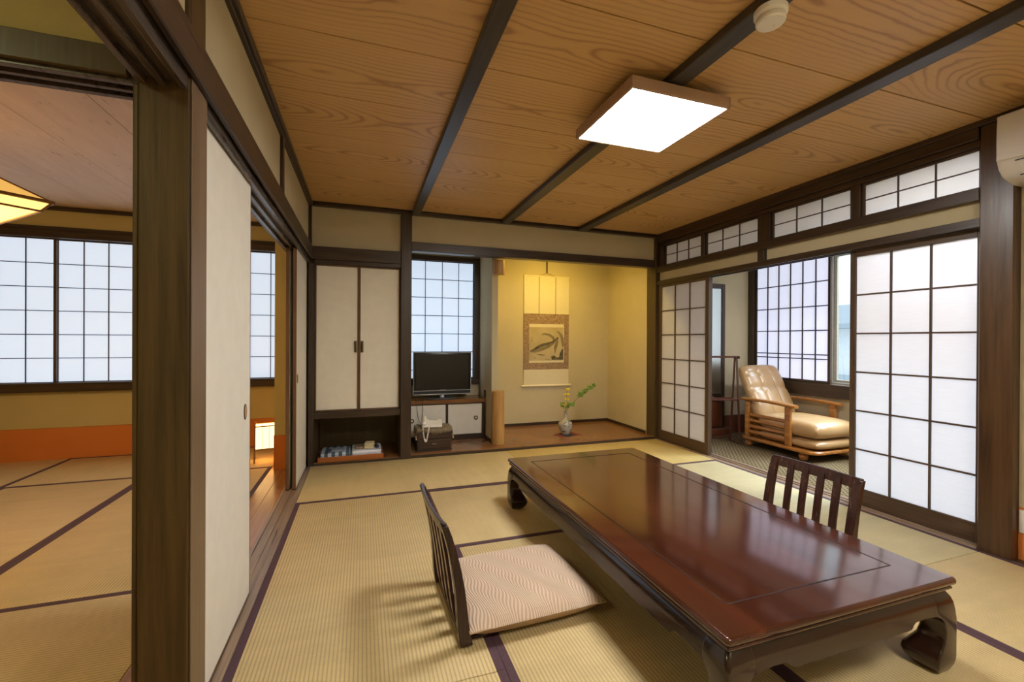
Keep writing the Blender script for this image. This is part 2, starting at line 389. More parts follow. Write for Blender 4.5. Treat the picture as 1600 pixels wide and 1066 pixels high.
# ---- floors
sbox('floor', 'floorwood', (-3.65, 3.42, -.75, 5.45, -.12, -.052), bev=0)
sbox('floor_tokonoma', 'toko', (.442, 3.26, 4.358, 5.42, -.05, .03), bev=.004)
sbox('floor_niche', 'toko', (-.43, .34, 4.358, 5.0, -.05, .022), bev=.003)
sbox('floor_veranda', 'carpet', (3.42, 4.80, -.6, 4.40, -.06, -.008), bev=0)
m = MB()
for i in range(2): m.box(-.775+i*.0985, -.775+(i+1)*.0985-.0015, 1.58, 5.33, -.05, -.002, .001)
st(m.build('floor_corridor', 'floorwood'))
sbox('floor_anteroom', 'floorwood', (-3.55, -.46, -.75, 1.44, -.052, -.004), bev=0)
trim('dark_x', (.442, 3.27, 4.346, 4.358, -.05, .026))     # front strip of the tokonoma floor
trim('dark_x', (-.43, .34, 4.346, 4.358, -.05, .016))

# ---- tatami mats
tat = []
def mat(x0, x1, y0, y1, mk, label, long='y', heri=(1, 1)):
    t = thing('tatami_mat', label, 'tatami mat', ((x0+x1)/2, (y0+y1)/2, -.05))
    a, b = (x1-x0)/2-.0012, (y1-y0)/2-.0012
    MB().box(-a, a, -b, b, 0, .05, .004, 2).build('rush_face', mk, t)
    hw = .030
    for s, on in zip((-1, 1), heri):
        if not on: continue
        if long == 'y': bb = (s*a-(hw if s > 0 else 0), s*a+(0 if s > 0 else hw), -b, b)
        else: bb = (-a, a, s*b-(hw if s > 0 else 0), s*b+(0 if s > 0 else hw))
        e = .0006
        MB().box(bb[0]-(e if bb[0] < 0 or 1 else 0), bb[1]+e, bb[2]-e, bb[3]+e, .004, .0512, .0006).build('cloth_border', 'heri', t)
    return t
g1, g2, g3 = .479, 1.40, 2.31
y1, y2, y3, y4 = 3.375, 2.405, 1.462, .49
mat(XL, 1.42, y1, YB, 'tatami_x', 'tatami mat laid crosswise in front of the closet and television alcove', 'x', (1, 0))
mat(1.42, XR, y1, YB, 'tatami_w', 'tatami mat tinted with a golden sheen laid crosswise in front of the scroll alcove', 'x', (1, 0))
mat(XL, g1, y3, y1, 'tatami_y', 'long tatami mat beside the sliding paper doors, left of the low chair', 'y')
mat(g1, g3, y2, y1, 'tatami_x', 'tatami mat under the far legs of the low table', 'x')
mat(g1, g2, y4, y2, 'tatami_y', 'tatami mat under the cushion of the left low chair', 'y')
mat(g2, g3, y4, y2, 'tatami_y', 'tatami mat under the near half of the low table', 'y')
mat(g3, XR, y3, y1, 'tatami_p', 'tatami mat tinted with a pale sheen along the shoji doors under the right low chair', 'y')
mat(g3, XR, -.44, y3, 'tatami_y', 'tatami mat beside the right pillar and wall socket', 'y')
mat(XL, g1, -.44, y3, 'tatami_y', 'nearest tatami mat at bottom left of the room beside the door sill', 'y')
mat(g1, g3, -.44, y4, 'tatami_x', 'tatami mat at the near end of the room in front of the table', 'x')
# side room
s0, s1, s2, s3 = -.775, -1.70, -2.625, -3.55
mat(s1, s0, 2.46, 4.42, 'tatami_y', 'side room tatami mat beside the wooden corridor boards', 'y')
mat(s2, s1, 2.46, 4.42, 'tatami_y', 'side room tatami mat in the middle, left of the corridor mat', 'y')
mat(s2, s0, 1.58, 2.46, 'tatami_x', 'nearest side room tatami mat, laid crosswise', 'x')
mat(s2, s0, 4.42, 5.325, 'tatami_x', 'side room tatami mat along the far orange skirting, under the lantern', 'x')
mat(s3, s2, 3.50, 5.325, 'tatami_y', 'side room tatami mat in the far left corner', 'y')
mat(s3, s2, 1.58, 3.50, 'tatami_y', 'side room tatami mat in the near left corner', 'y')

# ---- door sill and lintel on the left (two grooves), corner pillar
def grooved(z0, z1, y0, y1, mk, upper):
    m = MB(); xs = (-.58, -.566, -.528, -.512, -.481, XL if not upper else -.465)
    if upper:
        m.box(-.58, -.465, y0, y1, z0+.018, z1, .001)
        for a, b in ((-.58, -.562), (-.531, -.514), (-.482, -.465)): m.box(a, b, y0, y1, z0, z0+.02, .002)
    else:
        m.box(-.58, XL-.001, y0, y1, z0, z1-.006, .001)
        for a, b in ((-.58, -.562), (-.531, -.514), (-.482, XL-.001)): m.box(a, b, y0, y1, z1-.008, z1, .0015)
    return st(m.build(sname('trim'), mk))
grooved(-.05, 0.001, 1.57, 4.345, 'rail', False)
grooved(-.05, 0.001, -.60, 1.445, 'rail', False)
grooved(1.85, 1.925, 1.57, 4.40, 'kamoi', True)
grooved(1.85, 1.925, -.60, 1.445, 'kamoi', True)
sbox(sname('trim'), 'pillar', (-.58, -.458, 1.445, 1.57, -.05, 2.37), bev=.006)
trim('stop', (-.4578, -.4545, 1.447, 1.568, .001, 1.884), bev=.001)  # added thin sheet: the pillar's side face, painted as lit by the lamp
trim('pillar', (-.594, -.581, 1.455, 1.56, 0, 1.85), bev=.002)
trim('dark_y', (-.457, -.437, -.60, 4.33, 1.885, 2.0), bev=.004)   # left nageshi
# plaster above
sbox('wall_left', 'plaster', (-.56, -.472, -.60, 1.443, 1.925, 2.42), (-.56, -.472, 1.572, 4.40, 1.925, 2.42), bev=0)
trim('dark_z', (-.474, -.455, 2.90, 2.955, 2.0, 2.372))
trim('dark_z', (-.474, -.445, 4.315, 4.345, 2.0, 2.372))
trim('dark_y', (-.49, -.437, -.60, 4.35, 2.372, 2.405), (-.49, -.452, -.60, 4.35, 2.36, 2.373))
# perpendicular lintel over the opening between anteroom and side room
m = MB(); m.box(-2.55, -.582, 1.455, 1.565, 1.868, 1.905, .001)
for a, b in ((1.455, 1.475), (1.502, 1.518), (1.545, 1.565)): m.box(-2.55, -.582, a, b, 1.85, 1.87, .001)
st(m.build(sname('trim'), 'kamoi'))
trim('olive', (-2.55, -.60, 1.440, 1.454, 1.86, 1.935))
sbox('wall_anteroom', 'yplaster', (-3.6, -.582, 1.47, 1.55, 1.906, 2.42), (-3.6, -2.55, 1.47, 1.55, -.05, 1.906), bev=0)
sbox(sname('trim'), 'pillar', (-2.67, -2.552, 1.445, 1.57, -.05, 2.37), bev=.006)

# ---- fusuma doors
def fusuma(x0, x1, y0, y1, z0, z1, pull=None, pull_y=0, front=True):
    d = sroot('door'); fr = .006
    m = MB(); m.box(x0+.004, x1-.001, y0+fr, y1-fr, z0+fr, z1-fr); m.build('paper_panel', 'fusuma', d)
    m = MB(); m.box(x0, x1, y0, y0+fr, z0, z1, .001); m.box(x0, x1, y1-fr, y1, z0, z1, .001)
    m.box(x0, x1, y0, y1, z0, z0+fr, .001); m.box(x0, x1, y0, y1, z1-fr, z1, .001); m.build('door_edge', 'edge', d)
    if pull:
        yy, zz = pull; m = MB(); n = 24; w_, h_ = .019, .034
        R1 = [[(x1+.0025, yy+w_*a*math.cos(2*math.pi*k/n), zz+h_*a*math.sin(2*math.pi*k/n)) for k in range(n)] for a in (1.0, .82)]
        R0 = [[(x1-.0015, yy+w_*1.02*math.cos(2*math.pi*k/n), zz+h_*1.02*math.sin(2*math.pi*k/n)) for k in range(n)]]
        m.rings(R0+R1, cap=False); h = m.build('pull_rim', 'rim', d)
        m = MB(); m.rings([[(x1+.0018, yy+w_*.84*math.cos(2*math.pi*k/n), zz+h_*.84*math.sin(2*math.pi*k/n)) for k in range(n)],
                           [(x1+.0004, yy+w_*.5*math.cos(2*math.pi*k/n), zz+h_*.6*math.sin(2*math.pi*k/n)) for k in range(n)]]); m.build('pull_cup', 'cup', h)
    return d
fusuma(-.511, -.486, 1.574, 2.27, .0, 1.862, (2.178, .84))
fusuma(-.560, -.534, 1.574, 2.26, .0, 1.862)
fusuma(-.511, -.486, 3.715, 4.342, .0, 1.862, (3.775, .846))
fusuma(-.560, -.534, 3.715, 4.342, .0, 1.862)

# ---- back wall: closet, posts, lintels
trim('dark_z', (-.473, -.425, 4.346, 4.44, -.05, 1.845), bev=.002)
sbox(sname('trim'), 'dark_z', (.342, .442, 4.334, 4.45, -.05, 2.372), bev=.004)
trim('dark_x', (-.472, .341, 4.334, 4.42, 1.885, 2.002), bev=.003)
trim('dark_x', (-.425, .341, 4.348, 4.42, 1.848, 1.884), bev=.002)
trim('dark_x', (-.425, .341, 4.350, 4.44, .425, .486), bev=.003)
sbox('wall_back', 'plaster', (-.472, .341, 4.385, 4.46, 2.003, 2.42), (.443, 3.28, 4.385, 4.46, 2.112, 2.42), bev=0)
trim('dark_x', (-.45, 3.29, 4.335, 4.39, 2.372, 2.405), bev=.003)
trim('dark_x', (.443, 3.262, 4.352, 4.455, 2.022, 2.110), bev=.004)
sbox('wall_closet', 'niche', (-.474, -.432, 4.46, 5.30, -.05, 2.42), (-.474, .36, 5.21, 5.30, -.05, 2.42), bev=0)
# niche shell, closet body
sbox('wall_niche', 'niche', (-.43, .34, 5.0, 5.03, 0, .45), (-.45, -.426, 4.44, 5.03, 0, .45), (.341, .365, 4.45, 5.03, 0, .45),
     (-.43, .34, 4.44, 5.03, .45, .47), bev=0)
cl = thing('built_in_closet', 'tall built-in closet with two cream paper doors above the open niche', 'closet', (-.05, 4.40, .487))
MB().box(-.372, .389, .022, .06, 0, 1.36).build('back_board', 'edge', cl)
for i, (a, b, hx, lab) in enumerate(((-.372, .008, -.030, 0), (.012, .389, .030, 0))):
    fr = .012
    d = MB().box(a+fr, b-fr, .002, .018, fr, 1.36-fr, .001).build('door', 'closet', cl)
    m = MB(); m.box(a, a+fr, -.004, .02, 0, 1.36, .001); m.box(b-fr, b, -.004, .02, 0, 1.36, .001)
    m.box(a+fr, b-fr, -.004, .02, 0, fr, .001); m.box(a+fr, b-fr, -.004, .02, 1.36-fr, 1.36, .001); m.build('door_frame', 'edge', d)
    hh = MB()
    x = (a+b)/2; x = .010 + hx
    hh.box(x-.011, x+.011, -.010, -.003, .545, .655, .004, 2); hh.tube([(x, -.01, .568), (x, -.026, .585), (x, -.028, .60), (x, -.026, .615), (x, -.01, .632)], .005)
    hh.build('handle', 'brass', d)

# tokonoma and TV bay walls
sbox('wall_tokonoma', 'plaster', (1.335, 3.34, 5.40, 5.46, 0, 2.42), (3.26, 3.34, 4.512, 5.40, 0, 2.42), (1.335, 1.402, 4.62, 5.40, .03, 2.42), bev=0)
sbox('wall_television_bay', 'plaster', (.36, 1.335, 5.20, 5.26, 0, .62), (.36, 1.335, 5.20, 5.26, 2.142, 2.42), (.36, .44, 4.45, 5.20, 0, 2.42), (1.262, 1.335, 5.235, 5.26, .62, 2.142), bev=0)
sbox('ceiling_tokonoma', 'plaster', (.36, 3.34, 4.46, 5.46, 2.33, 2.42), bev=0)
sbox('baseboard_tokonoma', 'dark_x', (1.403, 3.259, 5.385, 5.399, .03, .068), bev=.002)
sbox('baseboard_tokonoma_right', 'dark_y', (3.246, 3.259, 4.515, 5.385, .03, .066), bev=.002)
sbox('baseboard_partition', 'dark_y', (1.323, 1.334, 4.64, 4.85, .03, .066), bev=.002)
sbox(sname('trim'), 'olive', (3.262, 3.40, 4.352, 4.51, -.05, 2.37), bev=.004)

# ---- right wall frame
trim('dark_y', (3.268, 3.34, 1.49, 4.345, 2.306, 2.371), bev=.003)
trim('dark_y', (3.262, 3.34, -.60, 4.35, 2.372, 2.405), bev=.003)
trim('dark_y', (3.290, 3.365, 1.49, 4.35, 2.268, 2.305), bev=.002)
trim('dark_y', (3.275, 3.365, 1.49, 4.35, 1.962, 2.030), bev=.003)
sbox('wall_right', 'plaster', (3.325, 3.365, 1.49, 4.35, 1.86, 1.962), (3.33, 3.41, -.60, 1.344, .28, 2.42), bev=0)
m = MB(); m.box(3.285, 3.40, 1.49, 4.35, 1.832, 1.862, .002)
for a, b in ((3.285, 3.300), (3.336, 3.345), (3.382, 3.40)): m.box(a, b, 1.49, 4.35, 1.812, 1.834, .0015)
st(m.build(sname('trim'), 'dark_y'))
m = MB(); m.box(3.262, 3.42, 1.49, 4.35, -.05, -.006, .001)
for a, b in ((3.262, 3.300), (3.336, 3.345), (3.382, 3.42)): m.box(a, b, 1.49, 4.35, -.008, .001, .0015)
st(m.build(sname('trim'), 'rail'))
trim('dark_z', (3.287, 3.34, 2.90, 2.965, 1.862, 1.962), (3.287, 3.34, 2.84, 2.965, 2.03, 2.268))
trim('dark_z', (3.290, 3.34, 3.602, 3.655, 2.03, 2.268)); trim('dark_z', (3.290, 3.34, 2.125, 2.185, 2.03, 2.268))
trim('dark_z', (3.290, 3.34, 4.245, 4.35, 2.03, 2.268))
sbox(sname('trim'), 'post', (3.27, 3.415, 1.345, 1.487, -.05, 2.37), bev=.006)
sbox('baseboard_right', 'orange', (3.328, 3.41, -.60, 1.344, 0, .28), bev=0)
trim('dark_y', (3.262, 3.328, -.60, 1.344, -.05, .001), bev=.001)

def lattice(kind, plane, at, a0, a1, z0, z1, frame, nu, nz, paper, fmat, thick=.03, kum=.008, facing=-1, zs=None, root=None, us=None):
    """sash in the plane x=at or y=at. frame=(stile, top, bottom). facing: side of the lattice bars"""
    d = root or sroot(kind)
    def B(m, u0, u1, zz0, zz1, t0, t1, bev=.001):
        lo, hi = min(at+t0, at+t1), max(at+t0, at+t1)
        if plane == 'x': m.box(lo, hi, u0, u1, zz0, zz1, bev)
        else: m.box(u0, u1, lo, hi, zz0, zz1, bev)
    s, tp, bt = frame; h = thick/2
    ax = 'y' if plane == 'x' else 'x'
    m = MB(); B(m, a0, a0+s, z0, z1, -h, h, .002); B(m, a1-s, a1, z0, z1, -h, h, .002); m.build('stiles', fmat+'_z', d)
    m = MB(); B(m, a0+s, a1-s, z1-tp, z1, -h*.96, h*.96, .002); B(m, a0+s, a1-s, z0, z0+bt, -h*.96, h*.96, .002); m.build('rails', fmat+'_'+ax, d)
    f = facing
    m = MB(); B(m, a0+s, a1-s, z0+bt, z1-tp, -f*.001, f*.001, 0); m.build('paper', paper, d)
    m = MB(); ia, ib, iz, jz = a0+s, a1-s, z0+bt, z1-tp
    ul = us if us is not None else [ia+(ib-ia)*i/nu for i in range(1, nu)]
    zl = zs if zs is not None else [iz+(jz-iz)*i/nz for i in range(1, nz)]
    for u in ul: B(m, u-kum/2, u+kum/2, iz, jz, f*.0012, f*.013, .0008)
    for z in zl: B(m, ia, ib, z-kum/2, z+kum/2, f*.0012, f*.0115, .0008)
    m.build('lattice_bars', fmat+'_z', d); return d
# transom windows
for a0, a1 in ((3.656, 4.244), (2.966, 3.601), (2.186, 2.839), (1.490, 2.124)):
    lattice('window', 'x', 3.322, a0, a1, 2.031, 2.267, (.018, .016, .012), 3, 2, 'paper_ran', 'brown', .022, .007)
# shoji doors
lattice('door', 'x', 3.319, 3.552, 4.345, 0, 1.828, (.048, .045, .115), 3, 6, 'paper_in', 'brown', .030, .011)
lattice('door', 'x', 3.364, 1.492, 2.225, 0, 1.828, (.038, .058, .115), 3, 6, 'paper_in', 'brown', .030, .011)
lattice('door', 'x', 3.364, 3.580, 4.345, 0, 1.828, (.048, .045, .115), 3, 6, 'paper_in', 'brown', .030, .011)
MB().box(3.3475, 3.3495, 2.196, 2.208, .80, .86, .001).build('door_pull', 'rim', bpy.data.objects['door_6'])

# ---- main ceiling
m = MB(); xs = [-.50, 3.34]; ys = [.99+.475*i for i in range(-4, 8)]
for a, b in zip(ys[:-1], ys[1:]):
    if a > 4.36: continue
    m.box(-.50, 3.34, max(a, -.75)+.003, min(b, 4.38)-.003, 2.403, 2.415, .0015)
st(m.build('ceiling', 'cedar'))
sbox('ceiling_backing', 'gap', (-.56, 3.42, -.75, 4.385, 2.416, 2.43), bev=0)
for cx, wd in ((.478, .075), (1.388, .090), (2.278, .095)):
    trim('beam', (cx-wd/2, cx+wd/2, -.60, 4.336, 2.362, 2.403), bev=.004)

# ---- rear and outer walls
sbox('wall_rear', 'plaster', (-3.65, 3.42, -.75, -.60, -.05, 2.42), bev=0)

# ---- side room
sbox('wall_side_room_far', 'yplaster', (-3.6, -.50, 5.33, 5.42, .30, .655), (-3.6, -.50, 5.33, 5.42, 2.2, 2.43), bev=0)
sbox('baseboard_side_room', 'orange', (-3.6, -.50, 5.326, 5.42, -.06, .298), bev=0)
sbox('wall_side_room_left', 'yplaster', (-3.65, -3.552, -.75, 5.42, -.06, 2.43), bev=0)
sbox('wall_side_room_return', 'yplaster', (-.744, -.505, 4.352, 5.33, .30, 2.43), bev=0)
sbox('baseboard_side_room_return', 'orange', (-.748, -.506, 4.348, 5.326, -.002, .299), bev=0)
trim('dark_x', (-3.55, -.745, 5.27, 5.40, .645, .730), bev=.003)
trim('dark_x', (-3.55, -.745, 5.285, 5.40, 2.098, 2.165), (-3.55, -.745, 5.30, 5.40, 2.166, 2.205), bev=.003)
trim('dark_x', (-3.55, -.745, 5.30, 5.329, 2.362, 2.395), bev=.002)
trim('dark_y', (-3.551, -3.52, 1.58, 5.30, 2.362, 2.395), bev=.002)
w0 = -3.585
for k in range(4):
    a = w0+k*.805 ; b = a+.825
    if k == 3: b = -.746
    us = [a+.022+.193*i for i in range(1, 4) if a+.022+.193*i < b-.03]
    lattice('window', 'y', 5.335+(.026 if k % 2 else 0), max(a, -3.55), b, .731, 2.097, (.022, .012, .006), 4, 6, 'paper_day', 'brown', .024, .007, us=[u for u in us if u > -3.5])
m = MB()
xs = [-3.55, -3.28, -2.80, -2.323, -1.828, -1.345, -.86, -.56]
for a, b in zip(xs[:-1], xs[1:]): m.box(a+.0015, b-.0015, 1.55, 5.33, 2.403, 2.414, .001)
st(m.build('ceiling_side_room', 'pinkply')); sbox('ceiling_side_backing', 'gap', (-3.6, -.56, 1.55, 5.42, 2.416, 2.43), bev=0)
sbox('ceiling_anteroom', 'pinkply', (-3.6, -.56, -.75, 1.47, 2.403, 2.43), bev=0)
sbox(sname('trim'), 'olive', (-.60, -.582, 1.58, 4.35, 1.86, 1.93), bev=.002)
sbox('wall_side_room_above', 'yplaster', (-.60, -.562, 1.572, 4.35, 1.93, 2.42), bev=0)

# ---- television bay window
trim('dark_x', (.44, 1.334, 5.15, 5.235, .622, .70), (.44, 1.334, 5.15, 5.235, 2.085, 2.14), bev=.003)
trim('dark_z', (1.268, 1.334, 5.15, 5.235, .70, 2.085), bev=.003)
lattice('window', 'y', 5.20, .44, 1.268, .70, 2.085, (.010, .008, .006), 4, 6, 'paper_day', 'dark', .026, .0075,
        zs=[1.867-.2135*i for i in range(6)], us=[.498, .686, .886, 1.082])

# ---- veranda (engawa)
sbox('wall_veranda_end', 'cream', (3.34, 4.82, 4.375, 4.46, .0, 2.45), bev=0)
sbox('baseboard_veranda', 'mahog', (3.42, 4.76, 4.362, 4.374, -.008, .22), bev=.002)
sbox('wall_veranda_window', 'cream', (4.765, 4.86, -.60, 4.40, -.05, .555), (4.765, 4.86, -.60, 4.40, 2.15, 2.45), (4.765, 4.86, -.60, .9, .555, 2.15), bev=0)
sbox('ceiling_veranda', 'white', (3.34, 4.86, -.75, 4.46, 2.40, 2.45), bev=0)
sbox('wall_veranda_above', 'cream', (3.366, 3.41, 1.49, 4.35, 1.862, 1.962), (3.366, 3.41, 1.49, 4.35, 2.268, 2.42), bev=0)
sbox('wall_veranda_near', 'cream', (3.41, 4.86, -.75, -.60, -.05, 2.45), bev=0)
trim('dark_y', (4.70, 4.764, .9, 4.374, .56, .70), bev=.004)
trim('dark_y', (4.70, 4.764, .9, 4.374, 2.125, 2.20), bev=.004)
trim('dark_z', (4.70, 4.764, 4.285, 4.374, .70, 2.125), bev=.003)
lattice('window', 'x', 4.735, 3.335, 4.285, .70, 2.125, (.028, .012, .030), 6, 6, 'paper_eng', 'dark', .028, .011,
        us=[4.105, 3.955, 3.803, 3.652, 3.500], zs=[1.820, 1.550, 1.282, 1.013, .965])
# aluminium sash with clear glass
wd = sroot('window'); m = MB()
for (a, b, z0, z1, q) in ((3.380, 3.45, .70, 2.125, 0), (3.348, 3.379, .70, 2.125, .012), (3.314, 3.347, .723, 2.10, .024), (.9, 3.379, .70, .722, 0), (.9, 3.379, 2.10, 2.125, 0), (2.1, 2.14, .753, 2.07, .024), (.92, 3.313, .723, .752, .024), (.92, 3.313, 2.07, 2.10, .024), (.9, .919, .70, 2.125, .01)):
    m.box(4.768+q, 4.800+q, a, b, z0, z1, .002)
m.build('sash_frame', 'alu', wd)
MB().box(4.802, 4.806, .93, 3.32, .745, 2.08).build('glass_pane', 'glass', wd)
MB().tube([(4.77, 3.14, 2.05), (4.765, 3.14, 2.0), (4.765, 3.125, 1.985), (4.765, 3.11, 1.99), (4.765, 3.11, 2.02)], .004).build('hook', 'silver', wd)

# ---- outside
gr = tag(MB().box(4.9, 40, -20, 30, -3.2, -3.0).build('outside_ground', 'ground'), 'pale ground far below the veranda window', 'ground'); st(gr); gr.name = 'floor_outside'
hs = thing('neighbour_house', 'pale neighbouring house with grey roof seen through the clear window gap', 'house', (13, 9, -3))
MB().box(-.8, 4, -5, 6, 0, 4.55, .02).build('wall', 'house', hs)
MB().poly([(-1.5, -5.4, 4.5), (4.8, -5.4, 4.5), (4.8, -5.4, 4.62), (1.7, -5.4, 5.35), (-1.5, -5.4, 4.62)], (0, 11.8, 0)).build('roof', 'roof', hs)
m = MB(); m.box(-1.3, -1.2, -4.8, 5.8, 3.1, 3.3, .01); m.box(-1.3, -.8, -4.8, 5.8, 2.25, 2.5, .01); m.build('balcony_rail', 'roof', hs)

# ================================================================= THINGS
def V(*a): return Vector(a)
def copy_tree(o, parent=None, mirror=None):
    c = o.copy(); COL.objects.link(c)
    if parent: c.parent = parent
    for ch in o.children: copy_tree(ch, c)
    return c

# ---- ceiling lamp
t = thing('ceiling_lamp', 'square flat ceiling lamp with pale wooden rim and glowing white panel', 'ceiling lamp', (1.42, 1.967, 2.30))
a, b = .283, .276
m = MB()
for bb in ((-a, -a+.014, -b, b), (a-.014, a, -b, b), (-a+.014, a-.014, -b, -b+.014), (-a+.014, a-.014, b-.014, b)): m.box(*bb, 0, .055, .002)
m.build('rim', 'lampwood', t)
MB().box(-a+.014, a-.014, -b+.014, b-.014, .004, .012, .001).build('diffuser', 'lamp', t)
MB().box(-a+.005, a-.005, -b+.005, b-.005, .040, .0555, .001).build('back_plate', 'lampwood', t)
MB().lathe([(.10, .054), (.10, .062)]).build('mount', 'plastic', t)

# ---- smoke detector
t = thing('smoke_detector', 'round cream smoke detector on the middle ceiling beam', 'smoke detector', (1.392, 1.205, 2.361))
MB().lathe([(.052, 0), (.055, -.004), (.055, -.020), (.050, -.026), (.045, -.028)][::-1], seg=32).build('base', 'plastic', t)
MB().lathe([(.046, -.0285), (.049, -.034), (.049, -.046), (.044, -.052), (.020, -.0535), (.001, -.0535)][::-1], seg=32).build('sensor_head', 'plastic', t)
MB().lathe([(.005, -.0536), (.004, -.0555), (.001, -.056)][::-1], c=(.014, 0), seg=12).build('indicator', 'ivory', t)

# ---- low table
TX, TY, TA, TB = 1.470, 1.928, .513, .980
t = thing('low_table', 'long glossy dark red rosewood low table in the middle of the mats', 'table', (TX, TY, .0016))
def rrect(a, b, r, z, n=5):
    out = []
    for cx, cy, a0 in ((a-r, b-r, 0), (-a+r, b-r, 90), (-a+r, -b+r, 180), (a-r, -b+r, 270)):
        for i in range(n+1):
            q = R(a0+90*i/n); out.append((cx+r*math.cos(q), cy+r*math.sin(q), z))
    return out
prof = [(-.030, .286), (-.014, .2865), (-.010, .290), (-.010, .295), (-.014, .299), (-.020, .301), (-.016, .304), (-.005, .3065), (-.001, .311), (0, .318), (-.002, .325), (-.006, .329), (-.011, .330)]
m = MB(); m.rings([rrect(TA+o, TB+o, max(.005, .014+o), z) for o, z in prof]); m.build('tabletop', 'rosetop', t, smooth=50)
gx, gy = .383, .845
m = MB(); gw = .0026
for bb in ((-gx-gw, -gx+gw, -gy, gy), (gx-gw, gx+gw, -gy, gy), (-gx, gx, -gy-gw, -gy+gw), (-gx, gx, gy-gw, gy+gw)): m.box(*bb, .327, .3307, 0)
m.build('inlay_line', 'rosedark', t)
def bulge(z):       # outward offset of the frame face at height z
    if z >= .240: q = (z-.240)/.047; return -.006-.024*q**1.8
    if z >= .20: return -.006*((z-.20)/.040)
    return 0
def apron_pts(L):   # lower edge: (distance from corner, z)
    pts = [(.060, .10), (.064, .15), (.072, .182), (.088, .203), (.114, .214), (.170, .219), (.222, .217), (.236, .210), (.244, .202), (.252, .1985), (.262, .1975), (.30, .1975)]
    return pts
def apron(n, L, T):
    """n: 0:+x 1:+y 2:-x 3:-y side; built in local frame where the face normal is +Y', length along X'"""
    m = MB(); low = apron_pts(L); us = [(-L+d, z) for d, z in low]+[(L-d, z) for d, z in reversed(low)]
    zt = .2868; out = []
    for u, zl in us:
        ring = []
        zs = [zt - (zt-zl)*i/7 for i in range(8)]
        for z in zs: ring.append((u, bulge(z), z))
        ring.append((u, bulge(zl)-.006, zl-.003)) ; ring.append((u, bulge(zl)-.020, zl-.002)); ring.append((u, -T, zl)); ring.append((u, -T, zt))
        out.append(ring)
    return m, out
for k, (L, D) in enumerate(((TB, TA), (TA, TB), (TB, TA), (TA, TB))):
    m, out = apron(k, L, .045); q = (-90, 0, 90, 180)[k]
    rot = Matrix.Rotation(R(q), 3, 'Z')
    m.rings([[rot @ V(p[0], D+p[1], p[2]) for p in r] for r in out]); m.build('apron', 'rose_x' if k % 2 else 'rose', t, smooth=40)
def leg_profile():
    # z, inner extent from outer face, outer offset, corner radius
    return [(0, .090, -.014), (.008, .100, -.010), (.028, .114, -.003), (.045, .119, .0), (.062, .116, .001), (.085, .102, .001), (.11, .088, .001), (.14, .081, .001), (.17, .083, .001), (.19, .092, .001), (.20, .100, bulge(.2)), (.22, .118, bulge(.22)+.0015), (.245, .12, bulge(.245)+.0015), (.262, .12, bulge(.262)+.0015), (.276, .12, bulge(.276)+.0015), (.2866, .12, bulge(.2866)+.0015)]
for sx in (-1, 1):
    for sy in (-1, 1):
        rings = []
        for z, inn, off in leg_profile():
            x1 = TA+off; y1_ = TB+off; x0 = TA-inn; y0_ = TB-inn; r = .014; ring = []
            for cx, cy, a0, rr in ((x1-r, y1_-r, 0, r), (x0+.02, y1_-.006, 90, .006), (x0+.03, y0_+.03, 180, .03), (x1-.006, y0_+.02, 270, .006)):
                for i in range(5):
                    qa = R(a0+90*i/4); ring.append((sx*(cx+rr*math.cos(qa)), sy*(cy+rr*math.sin(qa)), z))
            rings.append(ring)
        MB().rings(rings).build('leg', 'rose', t, smooth=50)

# ---- low chairs (zaisu); local: seat towards +x, back at x=0
def low_chair(name, label, loc, rz):
    t = thing(name, label, 'legless chair', loc, rz); hw = .235
    path = [(0.012, .010), (.004, .05), (-.002, .10), (-.007, .16), (-.015, .23), (-.027, .30), (-.043, .37), (-.060, .43), (-.074, .472)]
    def pp(y, k=1, bow=0): return [(x+bow, y, z) for x, z in path]
    m = MB()
    for s in (-1, 1):
        m2 = MB(); out = []
        for i, (x, z) in enumerate(path):
            f = i/(len(path)-1); th = .048-.024*f; d = .042
            yy = s*(hw-.002)
            out.append([(x-th/2, yy-d/2, z), (x+th/2, yy-d/2, z), (x+th/2, yy+d/2, z), (x-th/2, yy+d/2, z)])
        m2.rings(out); o = m2.build('back_post', 'zaisu', t, smooth=50)
        bv = o.modifiers.new('bev', 'BEVEL'); bv.width = .003; bv.segments = 2; bv.limit_method = 'ANGLE'; bv.angle_limit = R(50)
    for i in range(4):
        y = -hw+.018+(2*hw-.036)*(i+1)/5
        q = [(x-.016*math.sin(math.pi*min(1, k/8.)), z) for k, (x, z) in enumerate(path)]
        m3 = MB(); m3.strip([(x, y, z) for x, z in q[:-1]+[(path[-1][0]+.003, path[-1][1]-.02)]], .036, .012, (0, 1, 0)); m3.build('back_slat', 'zaisu', t, smooth=50)
    m = MB(); out = []
    for i in range(13):
        f = i/12*2-1; y = f*(hw+.014); x = path[-1][0]-.014*(1-f*f); tx = .007
        z0, z1 = .425, .480
        out.append([(x+.013-tx, y, z0), (x+.013+tx, y, z0), (x+tx, y, z1), (x-tx, y, z1)])
    m.rings(out); o = m.build('top_rail', 'zaisu', t, smooth=50); bv = o.modifiers.new('bev', 'BEVEL'); bv.width = .003; bv.segments = 2
    MB().box(-.002, .016, -hw+.015, hw-.015, .006, .040, .003).build('lower_rail', 'zaisu', t)
    MB().box(.0, .36, -.215, .215, .003, .017, .005, 2).build('seat_board', 'zaisu', t)
    return t
lc = low_chair('low_chair', 'dark low floor chair on the left of the table, its slatted back towards the doors', (.350, 1.853, 0), R(2.4))
rc = copy_tree(lc); rc.location = (2.268, 1.735, 0); rc.rotation_euler = (0, 0, R(180))
tag(rc, 'dark slatted back of the low chair on the far right side of the table', 'legless chair')

